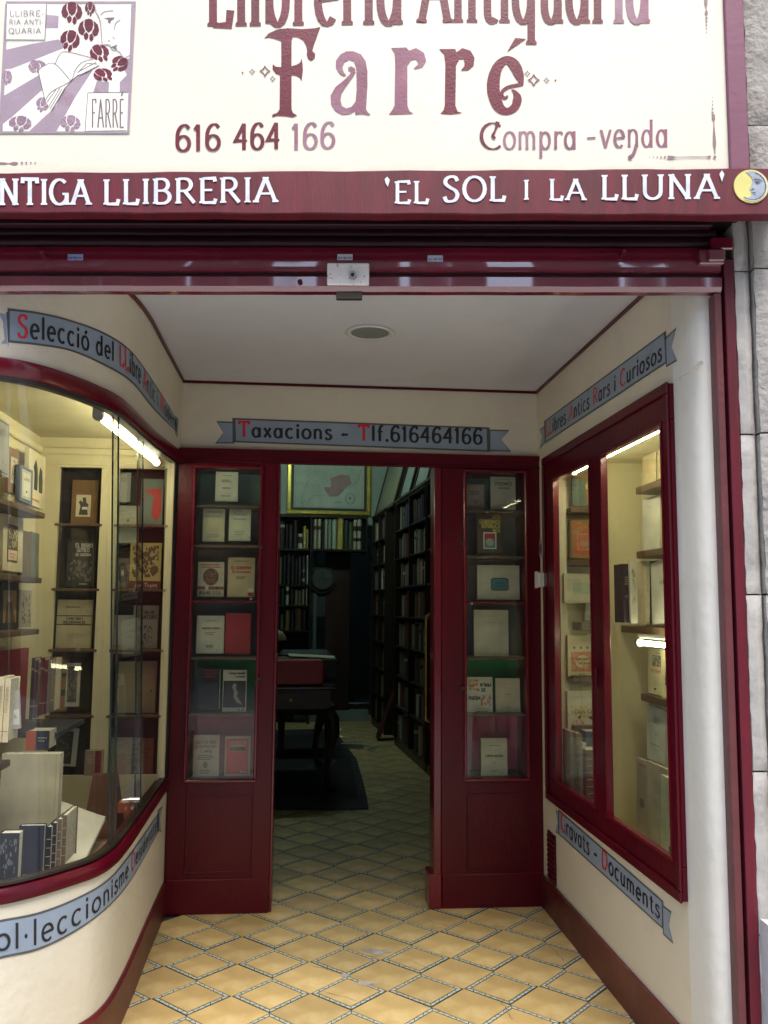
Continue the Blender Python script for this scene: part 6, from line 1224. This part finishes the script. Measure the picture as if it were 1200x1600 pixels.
# right hand bookcases
def sidecase(label, y0, y1, ncol, seed, near, rows=8, top=2.68, stuff_from=99):
    root = empty('bookcase', label, 'bookcase', 'dark wooden bookcases in the shop', loc=rr(XW, (y0+y1)/2, 0)); rnd = random.Random(seed)
    def pp(a, b_, nm): g = MB(); g.box(a, b_, bev=.004); rmb(g, nm, WOODD, root)
    xf, xb_ = XW, XW+.30; zs = [.09+(top-.09)*((k/rows)**.97) for k in range(rows+1)]
    pp((xf, y0, 0), (xb_, y1, .085), 'plinth'); pp((xb_-.015, y0, .0855), (xb_, y1, top-.001), 'back_board')
    ys = [y0+(y1-y0)*k/ncol for k in range(ncol+1)]
    for k, y in enumerate(ys): pp((xf-.006, y-.014 if k else y, .0855), (xb_-.016, y+.014 if k < ncol else y, top-.001), 'upright')
    for k in range(1, rows+1):
        for c_ in range(ncol): pp((xf, ys[c_]+.0145, zs[k]-.022), (xb_-.016, ys[c_+1]-.0145, zs[k]), 'shelf')
    pp((xf-.015, y0-.01, top), (xb_, y1+.01, top+.03), 'top_board')
    pal = [DK, (.05, .035, .03), (.10, .06, .035), (.12, .03, .025), (.04, .05, .06), (.16, .13, .08), (.26, .23, .16), (.34, .31, .22), (.05, .07, .05), (.09, .08, .07), (.03, .04, .08), (.20, .17, .11)]
    st = MB()
    for c_ in range(ncol):
        for k in range(rows):
            y = ys[c_]+.02; i = 0; z = zs[k]+.001 if k else .086; H = zs[k+1]-.03-z
            while True:
                wd = rnd.uniform(.055, .125); 
                if y+wd > ys[c_+1]-.018: break
                c = tuple(v*1.7 for v in rnd.choice(pal)); h = H*rnd.uniform(.72, .96)
                if rows-k > stuff_from:
                    st.box((xf+.03+rnd.uniform(0, .03), y, z), (xf+.24, y+wd*.93, z+h), rnd.randrange(4))
                else:
                    lab = '%s book, %s from near end, %s shelf from top, %s column, %s bookcase' % (cname(c), ordinal(i), ordinal(rows-1-k), 'near' if c_ == 0 else 'far', near)
                    spine(lab, xf+.14+rnd.uniform(0, .03), y+wd/2, z, wd*.93, .17, h, c, -math.pi/2, 'books on the right hand bookcases', [(.62, .74, rnd.choice([(.10, .03, .02), GRY, TAN]))] if rnd.random() < .25 else [])
                y += wd; i += 1
    if st.V:
        o = rmb(st, 'row_of_books', [colmat(q) for q in (DK, (.10, .06, .035), (.16, .13, .08), (.26, .23, .16))]); tag(o, 'dim rows of books low in the far right bookcase', 'books', kind='stuff')
    return root
yn0, yn1 = rside(665, 1000, XW).y, rside(617, 1000, XW).y
print('case1', yn0, yn1)
sidecase('tall dark bookcase nearest the door on the right wall', yn0, yn1, 2, 21, 'first')
yn2, yn3 = rside(601, 1000, XW).y, min(rside(573, 1000, XW).y, YW-.31)
print('case2', yn2, yn3)
sidecase('tall dark bookcase in the far right corner of the shop', yn2, yn3, 2, 22, 'corner', stuff_from=4)
sidecase('dark bookcase edge just behind the open door leaf', 6.3, yn0-.05, 1, 23, 'closest', stuff_from=0)
g = MB(); g.box((XW+.10, yn1+.02, 0), (XW+.3, yn2-.02, 2.70)); o = rmb(g, 'wood_panel', WOODD); tag(o, 'plain dark panel between the two right hand bookcases', 'panel')
g = MB(); y_ = (yn1+yn2)/2; 
lp_ = empty('patterned_board', 'narrow red zigzag patterned board leaning between the bookcases', 'board', loc=rr(XW, y_, 0))
g.hexa([(XW-.14, y_-.1, .02), (XW-.14, y_+.1, .02), (XW-.12, y_+.1, .02), (XW-.12, y_-.1, .02), (XW+.05, y_-.1, .55), (XW+.05, y_+.1, .55), (XW+.07, y_+.1, .55), (XW+.07, y_-.1, .55)]); rmb(g, 'board', mat('dull_red_board', (.13, .02, .02), .6), lp_)
g = MB()
for k in range(9):
    z = .06+k*.055; x = XW-.142+(z-.02)*.19/.53
    g.add([(x, y_-.09, z), (x-.001, y_, z+.03), (x, y_+.09, z), (x, y_+.09, z+.012), (x-.001, y_, z+.042), (x, y_-.09, z+.012)], [(0, 1, 4, 5), (1, 2, 3, 4)])
rmb(g, 'zigzag', mat('zigzag_dark', (.02, .015, .02), .6), lp_)
# framed prints standing on the right hand bookcases, leaning to the wall
for k, (pa, pb, c, lab) in enumerate(((613, 583, (.22, .25, .19), 'greenish framed print standing on the far bookcase'), (637, 620, (.24, .30, .30), 'bluish framed print in the middle above the bookcases'), (664, 642, (.30, .36, .37), 'pale framed print above the near bookcase'), (684, 668, (.34, .40, .38), 'partly hidden framed print nearest the door'))):
    y0, y1 = rside(pa, 760, XW+.03).y, rside(pb, 760, XW+.03).y; z0, z1 = 2.712, 3.55
    r = empty('framed_print', lab, 'framed print', 'framed prints on top of the bookcases', loc=rr(XW+.1, (y0+y1)/2, z0))
    xa, xb_ = XW+.05, XW+.27
    def fb(ya, za, yb, zb_, d, mt, nm):
        g = MB(); f_ = lambda z: xa+(xb_-xa)*(z-z0)/(z1-z0); g.hexa([(f_(za)-d, ya, za), (f_(za)+.02, ya, za), (f_(za)+.02, yb, za), (f_(za)-d, yb, za), (f_(zb_)-d, ya, zb_), (f_(zb_)+.02, ya, zb_), (f_(zb_)+.02, yb, zb_), (f_(zb_)-d, yb, zb_)]); rmb(g, nm, mt, r)
    t_ = .05
    fb(y0, z0, y1, z0+t_, .012, WOODD, 'frame_rail'); fb(y0, z1-t_, y1, z1, .012, WOODD, 'frame_rail'); fb(y0, z0+t_, y0+t_, z1-t_, .012, WOODD, 'frame_stile'); fb(y1-t_, z0+t_, y1, z1-t_, .012, WOODD, 'frame_stile')
    fb(y0+t_, z0+t_, y1-t_, z1-t_, 0, mat('print_%d' % k, c, .3, .05, 20, .25, 3, stain=(tuple(v*.6 for v in c), 5, .5, .2, .6)), 'picture')
# rug, desk, power strip, doorway things
rug = MB(); q = [on(x, y, 2, .006) for x, y in ((405, 1264), (576, 1264))]
P = [on(x, y, 2, .008) for x, y in ((405, 1263), (500, 1265), (576, 1263), (573, 1245), (566, 1215), (557, 1185), (543, 1168), (530, 1150), (527, 1138), (440, 1140), (400, 1143))]
rug.poly(P, 0); n_ = len(P); Pc = sum(P, Vector())/n_
inner = [Pc+(p-Pc)*.80+Vector((0, 0, .0015)) for p in P]; rug.poly(inner, 1)
Pb = [p-Vector((0, 0, .007)) for p in P]; rug.add(P+Pb, [(i, (i+1) % n_, n_+(i+1) % n_, n_+i) for i in range(n_)], 0)
rg = rug.build('rug', [mat('worn_grey_rug_border', (.035, .032, .040), .95, .5, 120, .4, 40), mat('near_black_rug_field', (.012, .011, .016), .95, .5, 120, .5, 40)]); tag(rg, 'dark patterned rug under the writing desk', 'rug')
dk = empty('desk', 'dark wooden writing desk with curved legs behind the left show case', 'desk', loc=rr(-.4, 7.4, 0))
dx1, dy0 = .20, 7.30; dx0 = -1.25; dz = .86; dy1 = 8.55
g = MB(); g.box((dx0, dy0-.03, dz-.03), (dx1+.04, dy1, dz), bev=.008); rmb(g, 'top', mat('desk_dark_wood', (.020, .016, .02), .25, .05, 30, .3, 6), dk)
g = MB(); g.box((dx0+.03, dy0+.01, dz-.19), (dx1, dy1-.04, dz-.031), bev=.004); rmb(g, 'apron', WOODD, dk)
g = MB(); g.box((dx0+.2, dy0-.002, dz-.165), (-.02, dy0+.0095, dz-.05), bev=.004); dw_ = rmb(g, 'drawer', WOODD, dk)
c = Vector((-.13, dy0-.004, dz-.11)); g = MB(); g.cyl(c, c+Vector((0, -.02, 0)), .013, seg=12); rmb(g, 'knob', BRASS, dw_)
for (lx, ly) in ((dx1-.03, dy0+.04), (dx0+.06, dy0+.04), (dx1-.03, dy1-.07), (dx0+.06, dy1-.07)):
    s = 1 if lx > -.5 else -1; g = MB()
    g.tube([(lx, ly, dz-.19), (lx+.05*s, ly, dz-.28), (lx+.06*s, ly, dz-.38), (lx+.02*s, ly, dz-.55), (lx, ly, .18), (lx+.02*s, ly, .07), (lx+.05*s, ly, .03), (lx+.06*s, ly, .012)], [.05, .058, .05, .034, .024, .022, .034, .03], seg=10); rmb(g, 'leg', WOODD, dk, True)
p0, p1 = ron(420, 1062, dy0+.05), ron(506, 1032, dy0+.05)
g = MB(); g.box((p0.x-.3, dy0+.04, dz+.001), (p1.x, dy0+.30, p1.z), bev=.012); o = rmb(g, 'document_case', mat('crimson_leatherette', (.48, .012, .03), .4, .1, 60)); tag(o, 'long crimson box standing on the front of the desk', 'box')
g = MB(); a = ron(452, 1018, dy0+.5); g.hexa([(a.x, dy0+.45, 1.075), (a.x+.40, dy0+.45, 1.055), (a.x+.42, dy0+.75, 1.06), (a.x, dy0+.75, 1.08), (a.x, dy0+.45, 1.08), (a.x+.40, dy0+.45, 1.06), (a.x+.42, dy0+.75, 1.065), (a.x, dy0+.75, 1.085)]); o = rmb(g, 'paper_sheet', PAPER); tag(o, 'loose white paper lying on top of a pile on the desk', 'paper')
g = MB(); g.box((a.x-.15, dy0+.42, dz+.001), (a.x+.42, dy0+.80, 1.054), bev=.01); o = rmb(g, 'book_pile', mat('grey_green_boxes', (.05, .065, .06), .6)); tag(o, 'dark grey stack of boxes behind the crimson box', 'boxes')
# desk lamp with pale dome shade
a = ron(437, 1000, dy0+.6); g = MB(); lm = empty('desk_lamp', 'desk lamp with a pale green dome shade at the left edge of the doorway', 'lamp', loc=rr(a.x-.06, dy0+.6, dz))
cx_, cy_ = a.x-.07, dy0+.6; n = 20; V = []
for j in range(7):
    t_ = j/6*math.pi/2
    for i in range(n): V.append((cx_+.13*math.cos(t_)*math.cos(2*math.pi*i/n), cy_+.13*math.cos(t_)*math.sin(2*math.pi*i/n), a.z+.10*math.sin(t_)))
g.add(V, [(j*n+i, j*n+(i+1) % n, (j+1)*n+(i+1) % n, (j+1)*n+i) for j in range(6) for i in range(n)]); rmb(g, 'shade', mat('pale_green_glass_shade', (.45, .50, .36), .3), lm, True)
g = MB(); g.cyl((cx_, cy_, dz+.03), (cx_, cy_, a.z+.05), .012); g.cyl((cx_, cy_, dz+.001), (cx_, cy_, dz+.03), .08, seg=20); rmb(g, 'stand', BRASS, lm)
# armchair back behind the desk
ch = empty('armchair', 'grey upholstered armchair back behind the desk', 'armchair', loc=rr(.2, 9.2, 0))
g = MB(); g.box((-.15, 9.0, .42), (.42, 9.5, .55), bev=.04); rmb(g, 'seat', mat('dim_grey_fabric', (.07, .085, .085), .9, .3, 80), ch)
g = MB(); g.box((-.15, 9.42, .50), (.42, 9.55, 1.05), bev=.05); rmb(g, 'backrest', mat('dim_grey_fabric', (.07, .085, .085), .9, .3, 80), ch)
for lx in (-.11, .38):
    for ly in (9.05, 9.5): g = MB(); g.tube([(lx, ly, .42), (lx, ly+.02, .2), (lx, ly, .005)], [.03, .022, .016]); rmb(g, 'leg', WOODD, ch)
a = on(553, 1167, 2, .0); b_ = on(570, 1167, 2, 0)
ps_ = empty('power_strip', 'white power strip lying on the tiles beside the rug', 'power strip', loc=a)
A0, A1 = on(534, 1168, 2, 0), on(569, 1169, 2, 0); d = (A1-A0).normalized(); n_v = Vector((-d.y, d.x, 0)); L_ = (A1-A0).length
MB().obox(A0, d, Vector((0, 0, 1)), -n_v, L_, .05, -.07).build('body', mat('pale_plastic', (.42, .50, .48), .4), ps_)
g = MB()
for k in range(4): c = A0+d*(L_*(k+.6)/4.4)+n_v*.035+Vector((0, 0, .0505)); g.cyl(c, c+Vector((0, 0, .002)), .017, seg=12)
g.build('socket', mat('dark_socket', (.1, .12, .12), .5), ps_)
g = MB(); pts = [on(x, y, 2, .008) for x, y in ((569, 1166), (577, 1166), (586, 1170), (580, 1174), (574, 1171), (582, 1167), (594, 1166), (612, 1167))]; g.tube([Vector(v) for v in [(p_.x, p_.y, p_.z) for p_ in pts]], .006, seg=6); g.build('cable', mat('pale_cable', (.35, .4, .38), .5), ps_)
# doorway beyond: step, frame, clock, cupboard
g = MB(); g.box((.17, YW-.05, 0), (XW, YW+.12, .14)); o = rmb(g, 'step', mat('pale_blue_step', (.20, .26, .27), .7)); tag(o, 'pale blue step in the doorway at the far end of the shop', kind='structure')
g = MB(); g.box((.56, YW-.02, .14), (.90, YW+.06, 2.3), bev=.01); o = rmb(g, 'cupboard', mat('reddish_dark_cupboard', (.035, .014, .010), .5)); tag(o, 'tall dark reddish cupboard door standing in the far doorway', 'cupboard')
g = MB(); g.box((.40, YW-.03, 0), (.45, YW+.04, 2.35), bev=.006); o = rmb(g, 'post', mat('pale_teal_post', (.13, .18, .18), .6)); tag(o, 'pale teal post in the middle of the far doorway', 'post')
ck = ron(503, 905, YW-.02); clk = empty('wall_clock', 'dark round carved wall clock hanging in the far doorway', 'clock', loc=rr(ck.x, YW-.05, ck.z))
for nm, r0, y0_, mt in (('case', .19, YW-.02, mat('carved_dark_case', (.02, .022, .02), .5)), ('dial', .14, YW-.055, mat('dim_dial', (.055, .065, .06), .5))):
    g = MB(); g.cyl((ck.x, y0_, ck.z), (ck.x, y0_-.04, ck.z), r0, seg=32); rmb(g, nm, mt, clk)
g = MB(); g.box((ck.x-.006, YW-.0985, ck.z), (ck.x+.006, YW-.0955, ck.z+.10)); g.box((ck.x, YW-.1025, ck.z-.006), (ck.x+.07, YW-.0995, ck.z+.006)); rmb(g, 'hand', DARKM, clk)
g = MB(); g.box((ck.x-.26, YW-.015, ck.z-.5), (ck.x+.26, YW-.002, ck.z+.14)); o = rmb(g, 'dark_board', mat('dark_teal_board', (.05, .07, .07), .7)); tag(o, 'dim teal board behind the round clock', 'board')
# the shop's own ceiling tube, seen only by its greenish light on the map
a, b_ = rr(-.4, 9.6, 3.92), rr(.7, 9.6, 3.92)
cl_ = empty('ceiling_tube_light', 'greenish fluorescent tube on the shop ceiling', 'tube light', loc=a)
MB().cyl(a, b_, .018).build('tube', mat('greenish_lit_tube', (.72, 1, .84), .5, emit=44), cl_); MB().box(a+Vector((-.02, -.05, .022)), Vector((b_.x+.02, a.y+.12, 3.998))).build('housing', mat('lamp_housing_white', (.6, .6, .6), .5), cl_)
# ------------------------------------------------------------------ unseen houses opposite, added with gaps shaped for sky reflections
op = empty('unseen_building', 'unseen tall stone houses added across the street, with windows and reflected sky gaps', 'unseen_building', loc=(0, -9, 0))
OW = mat('street_house_render', (.17, .155, .135), .8, .2, 10, .1, 1); WG = mat('street_window_glass', (.04, .05, .06), .08)
g = MB(); g.box((-16, -10, 0), (12.2, -9, 5.6)); g.box((14.6, -10, 0), (26, -9, 5.6)); g.build('lower_wall', OW, op)  # break in the row added for a sky streak in the curved glass
for k in range(20):
    x = -15.2+k*1.9
    if x > 10.6 and x < 14.6: continue
    MB().box((x, -10, 5.6), (x+1.46, -9, 9.5)).build('sky_gap_pier', OW, op)  # spaced so the sky between mirrors as highlights on the shutter
g = MB(); g.box((-16, -10, 9.5), (12.2, -9, 11.0)); g.box((14.6, -10, 9.5), (26, -9, 11)); g.build('upper_wall', OW, op)
for k in range(9):
    x = -14.5+k*2.7; MB().box((x, -8.99, 1.0), (x+1.1, -8.94, 3.6)).build('window', WG, op)
